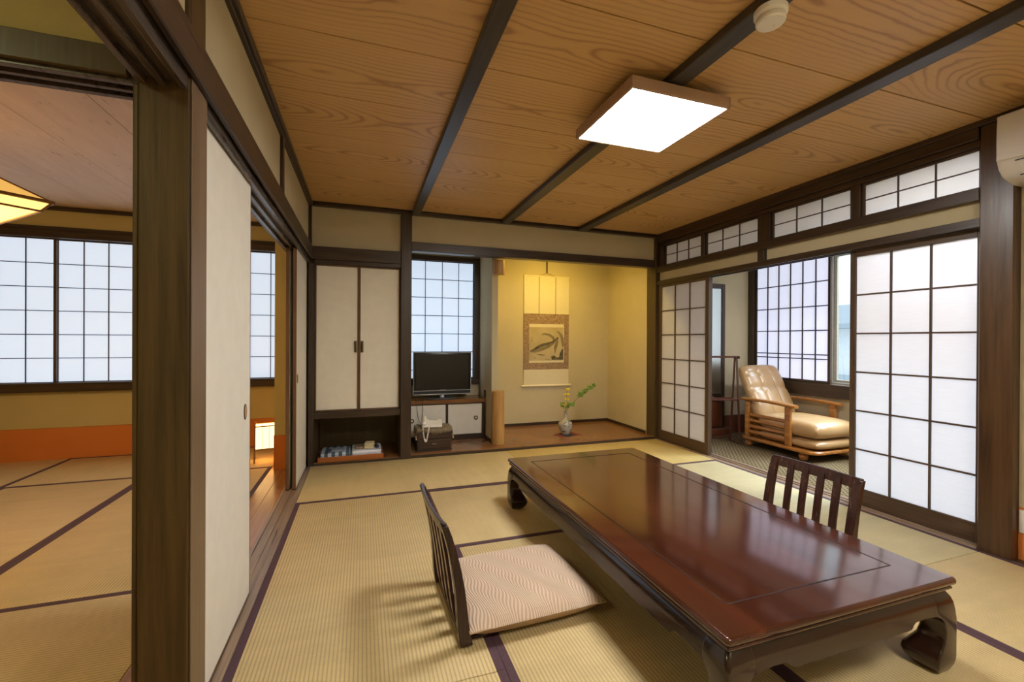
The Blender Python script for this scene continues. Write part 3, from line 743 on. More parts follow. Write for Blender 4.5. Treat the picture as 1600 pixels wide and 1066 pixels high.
def pillow_mesh(m, a, b, h, z0, n=30, e=3.2, pinch=.03, lowf=.46, side=1):
    """puffy square cushion, half sizes a,b, total height h"""
    top, bot = [], []
    def P(i, j, s):
        u, v = -1+2*i/n, -1+2*j/n
        k = (1-abs(u)**e)**(1/2.2)*(1-abs(v)**e)**(1/2.2) if abs(u) < 1 and abs(v) < 1 else 0
        sxx = 1-pinch*(1-v*v); syy = 1-pinch*(1-u*u)
        zz = z0 + h*lowf + (h*(1-lowf)*k if s > 0 else -h*lowf*min(1, k*1.5))
        return (a*u*syy, b*v*sxx, zz)
    vt = [[m.b.verts.new(P(i, j, side)) for j in range(n+1)] for i in range(n+1)]
    for i in range(n):
        for j in range(n): m.b.faces.new((vt[i][j], vt[i+1][j], vt[i+1][j+1], vt[i][j+1]))
    return m
def seat_cushion(label, loc, rz):
    t = thing('floor_cushion', label, 'cushion', loc, rz)
    m = MB(); pillow_mesh(m, .292, .272, .100, 0, side=1); o = m.build('cover', 'cushion', t, smooth=80)
    m = MB(); pillow_mesh(m, .292, .272, .100, 0, side=-1); o = m.build('underside', 'cushion_plain', t, smooth=80)
    m = MB(); n = 40; pts = []
    for s in range(4):
        for i in range(n):
            f = -1+2*i/n; p = (1-.03*(1-f*f))
            x, y = ((f, -p), (p, f), (-f, p), (-p, -f))[s]; pts.append((x*.293, y*.273, .100*.46))
    pts.append(pts[0]); m.tube(pts, .0028, 6); m.build('piping', 'cushion_plain', t)
    return t
seat_cushion('square beige floor cushion with a wavy ribbed pattern on the left low chair', (.665, 1.868, .0185), R(2))
seat_cushion('beige floor cushion on the right low chair, mostly hidden by the table', (1.965, 1.735, .0185), R(180))

# ---- air conditioner
t = thing('air_conditioner', 'white wall air conditioner high up at the right edge', 'air conditioner', (3.328, .92, 1.99))
pr = [(0, .345), (-.205, .345), (-.216, .335), (-.222, .30), (-.224, .20), (-.222, .13), (-.217, .10), (-.20, .06), (-.17, .03), (-.12, .010), (-.06, 0), (0, 0)]
def ysl(y0, y1, pr, m, r=.012):
    out = []
    cx = -.11; cz = .17
    for y, k in ((y0, .93), (y0+r*.4, .985), (y0+r, 1), (y1-r, 1), (y1-r*.4, .985), (y1, .93)):
        out.append([(cx+(x-cx)*k if x < 0 else 0, y, cz+(z-cz)*k) for x, z in pr])
    return m.rings(out)
ysl(-.42, .43, pr, MB()).build('body', 'acwhite', t, smooth=45)
MB().box(-.2325, -.2235, -.412, .424, .104, .112, .003).build('chrome_line', 'plastic', t)
m = MB(); m.poly([(-.224, .426, .338), (-.2285, .426, .11), (-.218, .426, .105), (-.210, .426, .335)], (0, -.84, 0)); o = m.build('front_panel', 'acwhite', t); bv = o.modifiers.new('b', 'BEVEL'); bv.width = .004; bv.segments = 2
m = MB(); m.strip([(-.213, 0, .083), (-.205, 0, .062), (-.188, 0, .042), (-.165, 0, .028)], .70, .006, (0, 1, 0)); m.build('louver', 'acwhite', t)
m = MB(); m.box(-.222, -.214, -.36, .36, .088, .091, .001); m.box(-.172, -.164, -.36, .36, .022, .026, .001); m.build('outlet_slot', 'slot', t)

# ---- wall socket
t = thing('wall_socket', 'white double wall socket beside the right post above the orange band', 'socket', (3.329, 1.305, .207))
MB().box(-.007, 0, -.036, .036, -.062, .062, .003, 2).build('cover_plate', 'plastic', t)
for z in (-.024, .024):
    s_ = MB().box(-.009, -.006, -.017, .017, z-.017, z+.017, .002).build('outlet', 'plastic', t)
    MB().box(-.0096, -.0088, -.009, -.0065, z-.006, z+.006).box(-.0096, -.0088, .0065, .009, z-.006, z+.006).build('slots', 'slot', s_)

# ---- television on the bay cabinet
t = thing('bay_cabinet', 'low cabinet with two white sliding doors under the bay window', 'cabinet', (.89, 4.86, .03))
MB().box(-.445, .443, .0, .338, .415, .455, .003).build('cabinet_top', 'toko', t)
m = MB(); m.box(-.445, .412, .01, .03, 0, .055, .002); m.build('plinth', 'dark_x', t)
m = MB(); m.box(-.445, .412, .005, .33, .402, .414, .001); m.box(-.013, .013, .004, .03, .055, .402, .001); m.box(.405, .443, .0, .03, 0, .414, .002); m.build('cabinet_frame', 'dark_z', t)
MB().box(-.445, .44, .31, .335, 0, .41).build('back_board', 'dark_x', t)
for a, b, hx, y in ((-.445, -.015, -.385, .012), (.014, .404, .335, .020)):
    d = MB().box(a, b, y, y+.008, .057, .400, .001).build('door', 'fusuma', t)
    k = MB(); k.rings([[(hx+r*math.cos(2*math.pi*i/20), y+yy, .235+r*math.sin(2*math.pi*i/20)) for i in range(20)] for r, yy in ((.0245, .0), (.0245, -.004), (.017, -.004), (.014, -.001))])
    h = k.build('finger_pull', 'brass', d)
    k = MB(); k.rings([[(hx+r*math.cos(2*math.pi*i/16), y+yy, .235+r*math.sin(2*math.pi*i/16)) for i in range(16)] for r, yy in ((.011, -.001), (.011, -.004), (.002, -.0045))]); k.build('pull_centre', 'ivory', h)
trim('dark_z', (1.318, 1.3345, 4.858, 4.888, .488, .58))

t = thing('television', 'black flat television with silver edge standing in front of the bay window', 'television', (.858, 5.005, .4855))
m = MB(); m.box(-.328, .328, -.03, .03, .048, .525, .006, 2); m.build('casing', 'tvbezel', t)
m = MB(); m.box(-.300, .300, -.0315, -.0295, .108, .505, .0005); m.build('screen', 'tvblack', t)
m = MB()
for bb in ((-.331, -.325, .046, .528), (.325, .331, .046, .528)): m.box(bb[0], bb[1], -.034, -.024, bb[2], bb[3], .002)
m.box(-.331, .331, -.034, -.024, .523, .529, .002); m.box(-.331, .331, -.037, -.024, .046, .057, .003); m.box(-.328, .328, -.0345, -.028, .090, .096, .001)
m.build('silver_edge', 'silver', t)
MB().box(-.318, .318, -.0325, -.03, .060, .088, .001).build('speaker_strip', 'slot', t)
MB().box(-.035, .035, -.0325, -.031, .099, .1025, .0002).build('maker_mark', 'silver', t)
MB().lathe([(.030, .016), (.026, .03), (.024, .052)], seg=20).build('neck', 'silver', t)
m = MB(); m.lathe([(.185, 0), (.188, .005), (.180, .009), (.10, .015), (.03, .019)], seg=40)
for v in m.b.verts: v.co.y = v.co.y*.70-.004
m.build('stand', 'stand', t)
o = MB().tube([(.545, 4.93, .49), (.552, 4.852, .485), (.557, 4.845, .40), (.570, 4.842, .30), (.592, 4.84, .24), (.60, 4.845, .15), (.602, 4.85, .045)], .003, 6).build('television_cable', 'cable'); tag(o, 'thin black cable hanging from the left of the cabinet top, the one bent inwards', 'cable')
o = MB().tube([(.620, 4.93, .49), (.618, 4.852, .485), (.620, 4.845, .40), (.614, 4.842, .30), (.612, 4.84, .22), (.616, 4.845, .12), (.622, 4.85, .045)], .003, 6).build('television_cable', 'cable'); tag(o, 'straight thin black cable hanging down behind the telephone', 'cable')

# ---- phone chest, cloth, phone
CH = thing('telephone_chest', 'small dark wooden chest with a drawer under the telephone', 'chest', (.688, 4.555, .031))
w_, d_ = .174, .10
m = MB(); m.box(-w_, w_, -d_, d_, .0, .222, .003); m.build('carcass', 'chest', CH)
for z0, z1, lab in ((.125, .215, 0), (.025, .115, 1)):
    dr = MB().box(-w_+.01, w_-.01, -d_-.008, -d_, z0, z1, .003).build('drawer', 'chest', CH)
    MB().tube([(-.02, -d_-.008, (z0+z1)/2+.004), (-.018, -d_-.02, (z0+z1)/2), (.018, -d_-.02, (z0+z1)/2), (.02, -d_-.008, (z0+z1)/2+.004)], .003, 6).build('handle', 'brass', dr)
MB().box(-w_-.004, w_+.004, -d_-.004, d_, -.0005, .016, .002).build('foot_board', 'chest', CH)
cm = MB(); n, k = 36, 14; grid = []
for i in range(n+1):
    row = []
    s = -1+2*i/n
    L = w_+.07; x = s*L; over = max(0, abs(x)-w_-.004)
    for j in range(k+1):
        y = -d_-.035+(2*d_+.05)*j/k; fo = max(0, -d_-.010-y)
        xx = math.copysign(min(abs(x), w_+.004)+over*.10, x); z = .226-over*1.0+.004*math.sin(9*s+3*y*20)*(.5)
        fold = .003*math.sin(i*1.9)+.002*math.sin(i*.9+j)
        yy = max(y, -d_-.014)-(fo > 0)*.003; 
        if fo > 0: z -= fo*1.6*(1+.35*math.sin(3.2*s+1)); 
        row.append(cm.b.verts.new((xx+fold*.4, yy+fold, max(.10, z+fold))))
    grid.append(row)
for i in range(n):
    for j in range(k): cm.b.faces.new((grid[i][j], grid[i+1][j], grid[i+1][j+1], grid[i][j+1]))
cl_t = thing('cloth_cover', 'grey brown tasselled cloth spread over the telephone chest', 'cloth', (.688, 4.555, .032))
o = cm.build('cloth', 'cloth', cl_t, smooth=60); sd = o.modifiers.new('s', 'SOLIDIFY'); sd.thickness = .003; sd.offset = 1
for x in (-w_-.012, w_+.012):
    MB().lathe([(.003, .0), (.008, -.006), (.006, -.012), (.011, -.035), (.009, -.042)][::-1], c=(x, -d_-.016), z=.162, seg=10).build('tassel', 'tassel', cl_t)
PH = thing('telephone', 'white push-button telephone with a hanging coiled cord on the covered chest', 'telephone', (.655, 4.535, .2655), R(-8))
m = MB(); m.poly([(-.085, -.080, 0), (-.085, .085, 0), (-.085, .085, .060), (-.085, -.065, .024), (-.085, -.080, .012)], (.205, 0, 0)); o = m.build('base', 'hand', PH); bv = o.modifiers.new('b', 'BEVEL'); bv.width = .006; bv.segments = 2
m = MB(); m.tube([(-.060, -.084, .030), (-.060, -.074, .042), (-.060, -.04, .056), (-.060, .02, .070), (-.060, .06, .074), (-.060, .078, .070)], [.014, .024, .021, .021, .024, .016], 12); m.build('handset', 'hand', PH)
m = MB()
for i in range(3):
    for j in range(4): x = -.01+i*.028; y = -.045+j*.024; z = .022+(y+.065)*.22; m.box(x, x+.018, y, y+.015, z, z+.006, .002)
m.build('keypad', 'plastic', PH)
MB().box(-.015, .075, .05, .075, .048, .056, .002).build('display', 'greycloth', PH)
def coil(path, r, turns, rad):
    path = [V(*p) for p in path]; out = []; n = 260
    for i in range(n+1):
        f = i/n*(len(path)-1); a = min(int(f), len(path)-2); p = path[a].lerp(path[a+1], f-a); q = 2*math.pi*turns*i/n
        d = (path[a+1]-path[a]).normalized(); e = d.cross(V(0, 1, 0)).normalized(); g = V(0, 1, 0)
        out.append(p+e*rad*math.cos(q)+g*rad*math.sin(q))
    return MB().tube(out, r, 5)
coil([(-.062, -.080, .04), (-.072, -.103, .0), (-.066, -.106, -.05), (-.055, -.107, -.11), (-.045, -.107, -.135), (-.034, -.107, -.12), (-.022, -.106, -.06), (-.012, -.103, -.005), (-.01, -.076, .012)], .0042, 40, .0055).build('coiled_cord', 'hand', PH)

# ---- sawn log posts of the tokonoma
o = MB()
def logm(r, z0, z1, seed, n=40):
    rnd = random.Random(seed); m = MB(); rings = []; k = 10
    off = [rnd.uniform(-.02, .02) for _ in range(n)]
    for j in range(k+1):
        f = j/k; z = z0+(z1-z0)*f; rr = r*(1+.012*math.sin(f*5))*(.96 if j in (0, k) else 1)
        rings.append([(rr*(1+.018*math.cos(3*2*math.pi*i/n+seed)+off[i]*.6)*math.cos(2*math.pi*i/n), rr*(1+off[i]*.6)*math.sin(2*math.pi*i/n), z) for i in range(n)])
    return m.rings(rings)
t = logm(.068, 0, .572, 3).build('sawn_log_post', 'log', smooth=40); t.location = (1.392, 4.548, .0305); tag(t, 'short upright polished log standing at the left of the scroll alcove', 'log post')
t = logm(.066, 0, .150, 5).build('hanging_log_stub', 'log', smooth=40); t.location = (1.392, 4.548, 1.868); tag(t, 'sawn-off log stub hanging from the lintel above the upright log', 'log post')

# ---- scroll
S = thing('hanging_scroll', 'hanging scroll with an ink painting of carp on the alcove wall', 'scroll', (2.318, 5.398, .54))
MB().box(-.325, .325, -.010, -.004, .012, 1.465, .001).build('backing', 'scroll', S)
MB().box(-.326, .326, -.0125, -.010, .228, .968, .0005).build('brocade_border', 'brocade', S)
p = MB().box(-.250, .252, -.0145, -.0125, .318, .832, .0005).build('silk_edge', 'scroll', S)
pic = MB().box(-.250, .242, -.0155, -.0145, .345, .790, .0003).build('painting', 'picture', S)
def blob(pts, mk, y=-.0175, t_=.0018):
    return MB().poly([(x, y, z) for x, z in pts], (0, t_, 0)).build('ink_shape', mk, pic, smooth=0)
def fish(pts_mid, widths):
    up_, dn = [], []
    for i, (x, z) in enumerate(pts_mid):
        a = pts_mid[max(0, i-1)]; b = pts_mid[min(len(pts_mid)-1, i+1)]; d = V(b[0]-a[0], b[1]-a[1]).normalized() if False else Vector((b[0]-a[0], b[1]-a[1])).normalized()
        nx, nz = -d.y, d.x; w = widths[i]; up_.append((x+nx*w, z+nz*w)); dn.append((x-nx*w, z-nz*w))
    return up_+dn[::-1]
def PX(px, pz):    # fraction of the painting -> local
    return (-.250+.492*px, .345+.445*pz)
blob(fish([PX(*q) for q in ((.03, .27), (.14, .30), (.28, .36), (.42, .42), (.56, .47), (.68, .53), (.76, .60), (.84, .68))], (.010, .028, .043, .045, .036, .022, .011, .018)), 'inklight')
blob(fish([PX(*q) for q in ((.03, .28), (.14, .33), (.28, .42), (.42, .48), (.56, .51), (.68, .56), (.76, .62), (.84, .69))], (.006, .015, .016, .016, .013, .011, .008, .013)), 'ink', -.0182)
blob(fish([PX(*q) for q in ((.99, .40), (.98, .55), (.96, .68), (.92, .78), (.85, .86), (.80, .88))], (.010, .018, .022, .020, .012, .004)), 'inklight')
blob(fish([PX(*q) for q in ((.74, .60), (.68, .70), (.60, .76), (.50, .79), (.42, .80), (.36, .77))], (.016, .018, .016, .014, .012, .004)), 'inklight')
blob(fish([PX(*q) for q in ((.82, .62), (.79, .48), (.76, .34), (.75, .20))], (.020, .022, .018, .004)), 'inklight')
blob([PX(*q) for q in ((.66, .02), (.64, .12), (.72, .16), (.80, .09), (.88, .10), (.90, .22), (.96, .34), (1, .38), (1, .02))], 'ink')
blob(fish([PX(*q) for q in ((.20, .19), (.35, .17), (.47, .16))], (.002, .006, .002)), 'ink')
blob(fish([PX(*q) for q in ((.12, .10), (.17, .08), (.20, .05))], (.002, .005, .002)), 'inklight')
blob(fish([PX(*q) for q in ((.45, .04), (.55, .03), (.62, .01))], (.002, .005, .002)), 'inklight')
m = MB()
for i, z in enumerate((.70, .66, .63, .60, .57)): a, b = PX(.075, z); m.box(a-.004-.002*(i % 2), a+.004, -.0165, -.0155, b-.004, b+.0035)
m.build('signature', 'ink', pic)
for x in (-.112, .128):
    m = MB(); m.box(x-.0035, x+.0035, -.0125, -.0105, .962, 1.46, .0005); s_ = m.build('hanging_band', 'cord', S)
    MB().box(x-.008, x+.008, -.0135, -.0125, .955, .963, .001).build('band_weight', 'cord', s_)
m = MB(); m.rings([[(x, -.0135+.013*math.cos(2*math.pi*i/16), .012+.013*math.sin(2*math.pi*i/16)) for i in range(16)] for x in (-.357, .357)]); m.build('roller', 'ivory', S)
MB().box(-.33, .33, -.016, -.004, 1.462, 1.474, .003).build('top_rod', 'ivory', S)
m = MB(); m.tube([(-.10, -.010, 1.474), (0, -.012, 1.515), (.12, -.010, 1.474)], .002, 6); m.build('suspension_cord', 'cord', S)
m = MB()
for ph in (0, math.pi): m.tube([(.007*math.sin(k*.8+ph), -.012+.004*math.cos(k*.8+ph), 1.512+.0095*k) for k in range(30)], .0045, 6)
m.build('braid', 'cord', S)

# ---- vase, flowers, mat
VX, VY = 2.285, 4.735
o = MB().poly([(-.165, .02, 0), (-.10, -.12, 0), (.16, -.075, 0), (.12, .17, 0)], (0, 0, .003)).build('vase_mat', 'redmat', smooth=0); o.location = (VX+.02, VY, .0302); tag(o, 'dark red diamond-shaped cloth under the vase', 'mat')
o2 = MB().poly([(-.105, -.115, .0031), (.07, -.085, .0031), (.075, .02, .0031), (-.03, -.01, .0031)], (0, 0, .0006)).build('navy_figure', 'bluemat', o, smooth=0)
t = MB().lathe([(.036, 0), (.044, .004), (.050, .02), (.070, .055), (.083, .090), (.086, .118), (.078, .145), (.052, .168), (.026, .182), (.018, .196), (.0165, .235), (.019, .262), (.022, .270), (.017, .268), (.013, .235)], seg=40).build('porcelain_vase', 'vase', smooth=60); t.location = (VX, VY, .0345); tag(t, 'grey-white porcelain bottle vase with blue leaf painting in the alcove', 'vase')
def leaf(m, p, d, L, W, tilt=0):
    p = V(*p); d = V(*d).normalized(); s = d.cross(V(0, -1, .25)).normalized(); nn = s.cross(d)
    rows = []
    for i in range(7):
        f = i/6; w = W*math.sin(math.pi*min(1, f*.95+.03))**.8; c = p+d*L*f+nn*(.12*L*math.sin(math.pi*f))
        rows.append([c-s*w, c-nn*w*.15, c+s*w])
    vv = [[m.b.verts.new(q) for q in r] for r in rows]
    for a, b in zip(vv[:-1], vv[1:]):
        for i in range(2): m.b.faces.new((a[i], a[i+1], b[i+1], b[i]))
F = thing('flower_arrangement', 'yellow blossoms and a green leafy spray standing in the porcelain vase', 'flowers', (VX, VY, .305))
m = MB(); m.tube([(0, 0, -.10), (.003, 0, .0), (.035, -.01, .045), (.08, -.02, .095), (.14, -.02, .15), (.22, -.03, .215), (.32, -.04, .285), (.362, -.04, .305)], [.003, .003, .003, .0028, .0026, .002, .0015, .001], 6)
m.tube([(0, 0, -.08), (0, 0, 0), (-.03, 0, .06), (-.045, 0, .085)], .002, 6); m.tube([(0, 0, -.08), (.004, 0, 0), (.012, 0, .12), (.018, 0, .20), (.022, .0, .265)], .0018, 6); m.build('stems', 'stem', F)
rnd = random.Random(4); m = MB()
for (cx, cy, cz, k, L) in ((-.045, 0, .09, 6, .04), (.035, -.01, .075, 6, .042), (.08, -.02, .10, 7, .05), (.175, -.025, .19, 9, .05), (.225, -.03, .225, 8, .045), (.255, -.03, .25, 8, .04), (.30, -.035, .275, 8, .04), (.335, -.04, .292, 6, .035), (.355, -.04, .30, 6, .035), (-.01, 0, .055, 5, .04)):
    for i in range(k): leaf(m, (cx+rnd.uniform(-.012, .012), cy+rnd.uniform(-.01, .01), cz+rnd.uniform(-.012, .012)), (rnd.uniform(-1, 1.2), rnd.uniform(-.7, .7), rnd.uniform(-.7, 1)), L*rnd.uniform(.7, 1.1), L*.30)
o = m.build('leaves', 'leaf', F); o.modifiers.new('s', 'SOLIDIFY').thickness = .0006
m = MB()
for (cx, cz, wd) in ((.030, .262, .034), (.018, .205, .042), (.020, .145, .036), (-.012, .085, .026)):
    for i in range(22):
        q = rnd.uniform(0, 6.28); rr = wd*rnd.uniform(.1, 1); leaf(m, (cx+rr*math.cos(q)*.7, rr*math.sin(q)*.5, cz+rnd.uniform(-.007, .007)), (math.cos(q), math.sin(q), rnd.uniform(-.2, .9)), .018, .007)
o = m.build('blossoms', 'petal', F); o.modifiers.new('s', 'SOLIDIFY').thickness = .0005

# ---- tray with yukata and towels in the niche
t = thing('wooden_tray', 'shallow orange-brown tray on the niche floor holding folded linen', 'tray', (-.102, 4.52, .0225))
MB().box(-.285, .285, -.155, .155, 0, .008, .002).build('tray_bottom', 'tray', t)
m = MB()
for bb in ((-.29, -.282, -.16, .16), (.282, .29, -.16, .16), (-.282, .282, -.16, -.152), (-.282, .282, .152, .16)): m.box(*bb, 0, .045, .002)
m.build('tray_rim', 'tray', t)
def folded(name, mk, label, cat, loc, a, b, h, lay=3, rz=0, group=None):
    m = MB()
    for i in range(lay):
        z0 = h*i/lay; k = 1-.02*i
        m.rings([rrect(a*k*s, b*k*s, .018, z0+h/lay*q, 4) for s, q in ((.965, .0), (.995, .2), (1, .5), (.995, .8), (.965, .97))])
    o = m.build(name, mk, smooth=50); o.location = loc; o.rotation_euler = (0, 0, rz); return tag(o, label, cat, group)
folded('folded_yukata', 'yukata', 'folded blue-grey striped robe at the left end of the tray', 'robe', (-.245, 4.52, .0315), .133, .145, .062, 3)
folded('folded_robe', 'towelw', 'folded white robe at the right end of the tray', 'robe', (.035, 4.52, .0315), .138, .143, .070, 2)
folded('hand_towel', 'greycloth', 'small folded grey cloth lying on the striped robe', 'towel', (-.225, 4.49, .0940), .055, .06, .014, 1, R(-5))
folded('rolled_belt', 'obi', 'dark navy sash beside the grey cloth on the striped robe', 'belt', (-.302, 4.47, .0940), .018, .055, .012, 1, R(-20))
folded('toiletry_pouch', 'pouch', 'small brown patterned packet on the white robe', 'packet', (-.030, 4.50, .1020), .045, .06, .024, 1, R(4))
folded('folded_towel', 'towely', 'thick cream towel folded on top of the white robe', 'towel', (.062, 4.50, .1020), .045, .065, .048, 3, R(-8))
folded('rolled_belt', 'obi', 'dark rolled belt at the right side of the cream towel', 'belt', (.128, 4.50, .1020), .016, .05, .018, 1, R(6))

# ---- paper floor lantern in the side room
t = thing('floor_lantern', 'glowing square paper floor lantern with dark legs in the side room', 'lantern', (-.875, 4.70, .002), R(10))
q = .083
for sx in (-1, 1):
    for sy in (-1, 1): MB().poly([(sx*(q+.010)-.006, sy*(q+.010)-.006, 0), (sx*(q+.010)+.006, sy*(q+.010)-.006, 0), (sx*(q+.010)+.006, sy*(q+.010)+.006, 0), (sx*(q+.010)-.006, sy*(q+.010)+.006, 0)], (-sx*.006, -sy*.006, .355)).build('leg', 'pendwood', t)
m = MB(); m.rings([[(-q, -q, .125), (q, -q, .125), (q, q, .125), (-q, q, .125)], [(-q, -q, .335), (q, -q, .335), (q, q, .335), (-q, q, .335)]], cap=False); m.build('paper_shade', 'lantern', t, smooth=0)
m = MB(); e = q+.004
for z in (.118, .332):
    for bb in ((-e, e, -e-.004, -e+.002), (-e, e, e-.002, e+.004), (-e-.004, -e+.002, -e, e), (e-.002, e+.004, -e, e)): m.box(*bb, z, z+.010, .001)
for x in (-.028, .028): m.box(x-.002, x+.002, -e-.002, -e+.002, .125, .335); m.box(-e-.002, -e+.002, x-.002, x+.002, .125, .335)
m.build('shade_frame', 'pendwood', t)
MB().lathe([(.001, .005), (.03, .006), (.035, .02), (.02, .03)][::-1], seg=16, z=.18).build('bulb', 'lantern', t)

# ---- pendant lamp in the side room
t = thing('pendant_lamp', 'glowing yellow square paper pendant lamp with wooden ribs in the side room', 'pendant lamp', (-2.20, 3.16, 1.915))
hd = .545
def sq(d, z): return [(d, 0, z), (0, d, z), (-d, 0, z), (0, -d, z)]
MB().rings([sq(hd, .0), sq(hd*.46, .145)], cap=True).build('upper_shade', 'pendroof', t, smooth=0)
m = MB(); m.rings([sq(hd*.985, -.004), sq(hd*.90, -.050)], cap=True); m.build('lower_shade', 'pend', t, smooth=0)
m = MB()
for k in range(4):
    a_, b_ = sq(hd, 0)[k], sq(hd, 0)[(k+1) % 4]; m.strip([a_, b_], .016, .022, (0, 0, 1))
    a_, b_ = sq(hd*.905, -.052)[k], sq(hd*.905, -.052)[(k+1) % 4]; m.strip([a_, b_], .010, .012, (0, 0, 1))
    c_ = sq(hd*.46, .147)[k]; d_2 = sq(hd*.46, .147)[(k+1) % 4]; m.strip([c_, d_2], .010, .012, (0, 0, 1)); m.tube([sq(hd, 0)[k], c_], .006, 6); m.tube([sq(hd, 0)[k], sq(hd*.905, -.052)[k]], .006, 6)
m.build('wooden_ribs', 'pendwood', t)
MB().tube([(0, 0, .146), (0, 0, .45)], .005, 8).build('cord', 'cable', t)
MB().lathe([(.028, .40), (.062, .408), (.070, .43), (.070, .478), (.060, .487)], seg=28).build('ceiling_canopy', 'slot', t)
l = bpy.data.lights.new('pendant_glow', 'POINT'); l.energy = 12; l.color = (1, .70, .34); l.shadow_soft_size = .08; lo = bpy.data.objects.new('pendant_glow', l); lo.location = (0, 0, -.20); lo.parent = t; COL.objects.link(lo)

# ---- armchair on the veranda
A = thing('reclining_armchair', 'tan leather reclining armchair with golden oak arms on the veranda carpet', 'armchair', (4.36, 3.45, -.008))
def slab(x0, x1, y0, y1, z0, z1, r):
    cx, cy = (x0+x1)/2, (y0+y1)/2; a_, b_ = (x1-x0)/2, (y1-y0)/2
    m = MB(); m.rings([[(p[0]+cx, p[1]+cy, p[2]) for p in rrect(a_-o, b_-o, max(.01, r-o), z, 8)] for o, z in ((.008, z0), (0, z0+.008), (0, z1-.008), (.008, z1))]); return m
slab(-.345, .335, -.47, .42, .083, .115, .11).build('platform', 'armwood', A)
for x, y in ((-.27, -.31), (-.265, .33), (.27, -.31), (.27, .33)):
    MB().lathe([(.012, 0), (.034, .012), (.044, .040), (.036, .068), (.022, .084)], c=(x, y), seg=20).build('ball_foot', 'armwood', A)
for s in (-1, 1):
    x = s*.315
    p_ = MB(); p_.box(x-.019, x+.019, -.215, -.150, .115, .515, .010, 3); p_.build('front_post', 'armwood', A)
    p_ = MB(); p_.box(x-.019, x+.019, .285, .335, .115, .505, .010, 3); p_.build('rear_post', 'armwood', A)
    m = MB(); out = []
    for i in range(15):
        f = i/14; y = .39-f*.66; zz = .522+.010*math.sin(f*math.pi)-.004*f; wdt = (.034+.010*f)*(1 if 0 < i < 14 else .62); h_ = .014
        out.append([(x-wdt, y, zz-h_*.4), (x-wdt*.8, y, zz-h_), (x+wdt*.8, y, zz-h_), (x+wdt, y, zz-h_*.4), (x+wdt, y, zz+h_*.5), (x+wdt*.8, y, zz+h_), (x-wdt*.8, y, zz+h_), (x-wdt, y, zz+h_*.5)])
    m.rings(out).build('armrest', 'armwood', A, smooth=50)
    for k in range(4):
        z = .165+k*.062; MB().poly([(x-.006, -.155, z), (x+.008, -.155, z-.012), (x+.014, -.155, z+.012), (x, -.155, z+.026)], (0, .45, 0)).build('side_slat', 'armwood', A)
def cush(name, a_, b_, h, n, fn, mat_=None):
    """rounded leather block; fn(u,v)->extra height; placed by matrix"""
    m = MB(); N = 36; tt = [math.sin(math.pi/2*(-1+2*i/N)) for i in range(N+1)]
    def grid(sg):
        g = []
        for u in tt:
            row = []
            for v in tt:
                k = (max(0, 1-abs(u)**7)**(1/2.4))*(max(0, 1-abs(v)**7)**(1/2.4))
                cu, cv = abs(u)**5, abs(v)**5; x = u*(1-.07*cv); y = v*(1-.07*cu)
                z = sg*h*k+(fn(u, v)*k if sg > 0 else 0); row.append(m.b.verts.new((a_*x, b_*y, z)))
            g.append(row)
        for i in range(N):
            for j in range(N): m.b.faces.new((g[i][j], g[i+1][j], g[i+1][j+1], g[i][j+1]))
    grid(1); grid(-1); bmesh.ops.remove_doubles(m.b, verts=list(m.b.verts), dist=1e-5)
    if mat_: m.b.transform(mat_)
    return m
TR = Matrix.Translation
seam = lambda d, w=.035, k=.012: -k*math.exp(-(d/w)**2)
cush('seat_base', .300, .345, .052, 0, lambda u, v: 0, TR((0, -.125, .168))).build('seat_base', 'leather', A, smooth=60)
cush('seat_cushion', .300, .350, .085, 0, lambda u, v: .016*(1-u*u)*(1-v*v)+seam(abs(u)-.70, .05, .008), TR((0, -.125, .300))).build('seat_cushion', 'leather', A, smooth=60)
def backf(u, v):
    z = .022*(1-u*u)
    for s0_ in (-.36, .36): z += seam(u-s0_, .05, .020)
    z += seam(v-.12, .05, .022)+ seam(v-.66, .05, .010)
    z += .012*math.sin(math.pi*min(1, max(0, (v+1)/1.1)))
    return z
bm_ = TR((0, .345, .590)) @ Matrix.Rotation(R(64), 4, 'X')
m = cush('back', .285, .325, .062, 0, backf, bm_); m.build('back_cushion', 'leather', A, smooth=60)
m = MB()
for s0_ in (-.36, .36):
    m.tube([bm_ @ V(.285*s0_, .325*v, .062+backf(s0_, v)*.98) for v in [-.8+1.55*i/20 for i in range(21)]], .0022, 5)
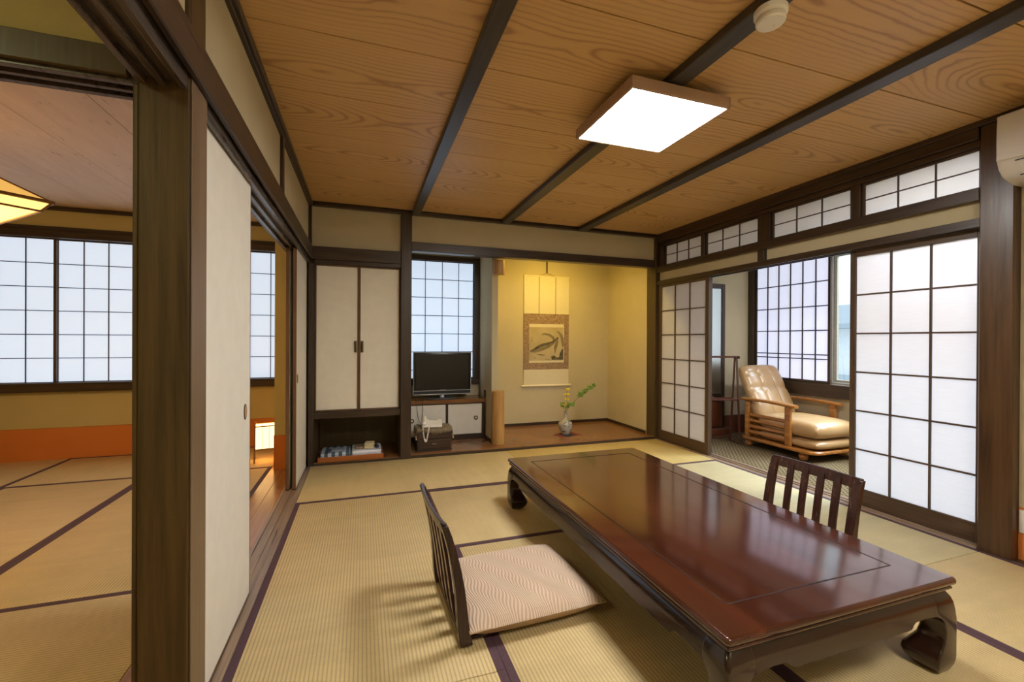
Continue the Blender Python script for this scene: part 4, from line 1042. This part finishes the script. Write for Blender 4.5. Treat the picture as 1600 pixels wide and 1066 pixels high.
m.tube([bm_ @ V(.285*u, .325*.12, .062+backf(u, .12)*.98) for u in [-.85+1.7*i/20 for i in range(21)]], .0022, 5)
m.build('seams', 'cushion_plain', A)
MB().box(-.27, .27, .30, .325, .115, .44, .01).build('rear_board', 'armwood', A)

# ---- towel rack and standing mirror
t = thing('towel_rack', 'reddish wooden folding towel rack in front of the standing mirror', 'towel rack', (3.865, 4.005, -.008), R(-18))
for x in (-.225, .205):
    m = MB(); m.strip([(x, -.10, 0), (x, -.02, .98)], .016, .016, (1, 0, 0)); m.build('leg', 'rack', t)
    m = MB(); m.strip([(x, .115, 0), (x, .02, .98)], .016, .016, (1, 0, 0)); m.build('leg', 'rack', t)
    m = MB(); m.box(x+.009, x+.025, -.05, .05, .965, .995, .003); m.box(x-.01, x+.010, -.115, .13, -.0, .018, .003); m.box(x-.006, x+.006, -.06, .075, .49, .506, .003); m.build('end_bar', 'rack', t)
for y, z in ((-.02, .985), (.02, .985), (-.062, .50), (.07, .50)):
    MB().box(-.235, .215, y-.008, y+.008, z-.010, z+.010, .003).build('rail', 'rack', t)
t = thing('standing_mirror', 'tall dark-framed standing mirror with a red-brown lower panel', 'mirror', (3.97, 4.245, -.008))
fw_ = .24
m = MB(); m.box(-fw_, -fw_+.04, 0, .04, .11, 1.865, .004); m.box(fw_-.055, fw_-.005, 0, .04, .11, 1.865, .004); m.build('upright', 'dark_z', t)
m = MB(); m.box(-fw_+.04, fw_-.055, 0, .04, 1.805, 1.865, .003); m.box(-fw_+.04, fw_-.055, 0, .04, .43, .53, .003); m.build('cross_rail', 'dark_x', t)
MB().box(-fw_+.04, fw_-.055, .012, .02, .53, 1.805).build('mirror_glass', 'mirror', t)
MB().box(-fw_+.04, fw_-.055, .010, .022, .125, .43).build('lower_panel', 'mahog', t)
m = MB(); m.box(-.29, .32, -.04, .09, .022, .105, .006); m.box(-.30, .33, -.05, .10, 0, .022, .004); m.build('foot_base', 'mahog', t)
MB().tube([(-.05, -.004, .49), (-.045, -.012, .487), (.045, -.012, .487), (.05, -.004, .49)], .004, 6).build('handle', 'silver', t)
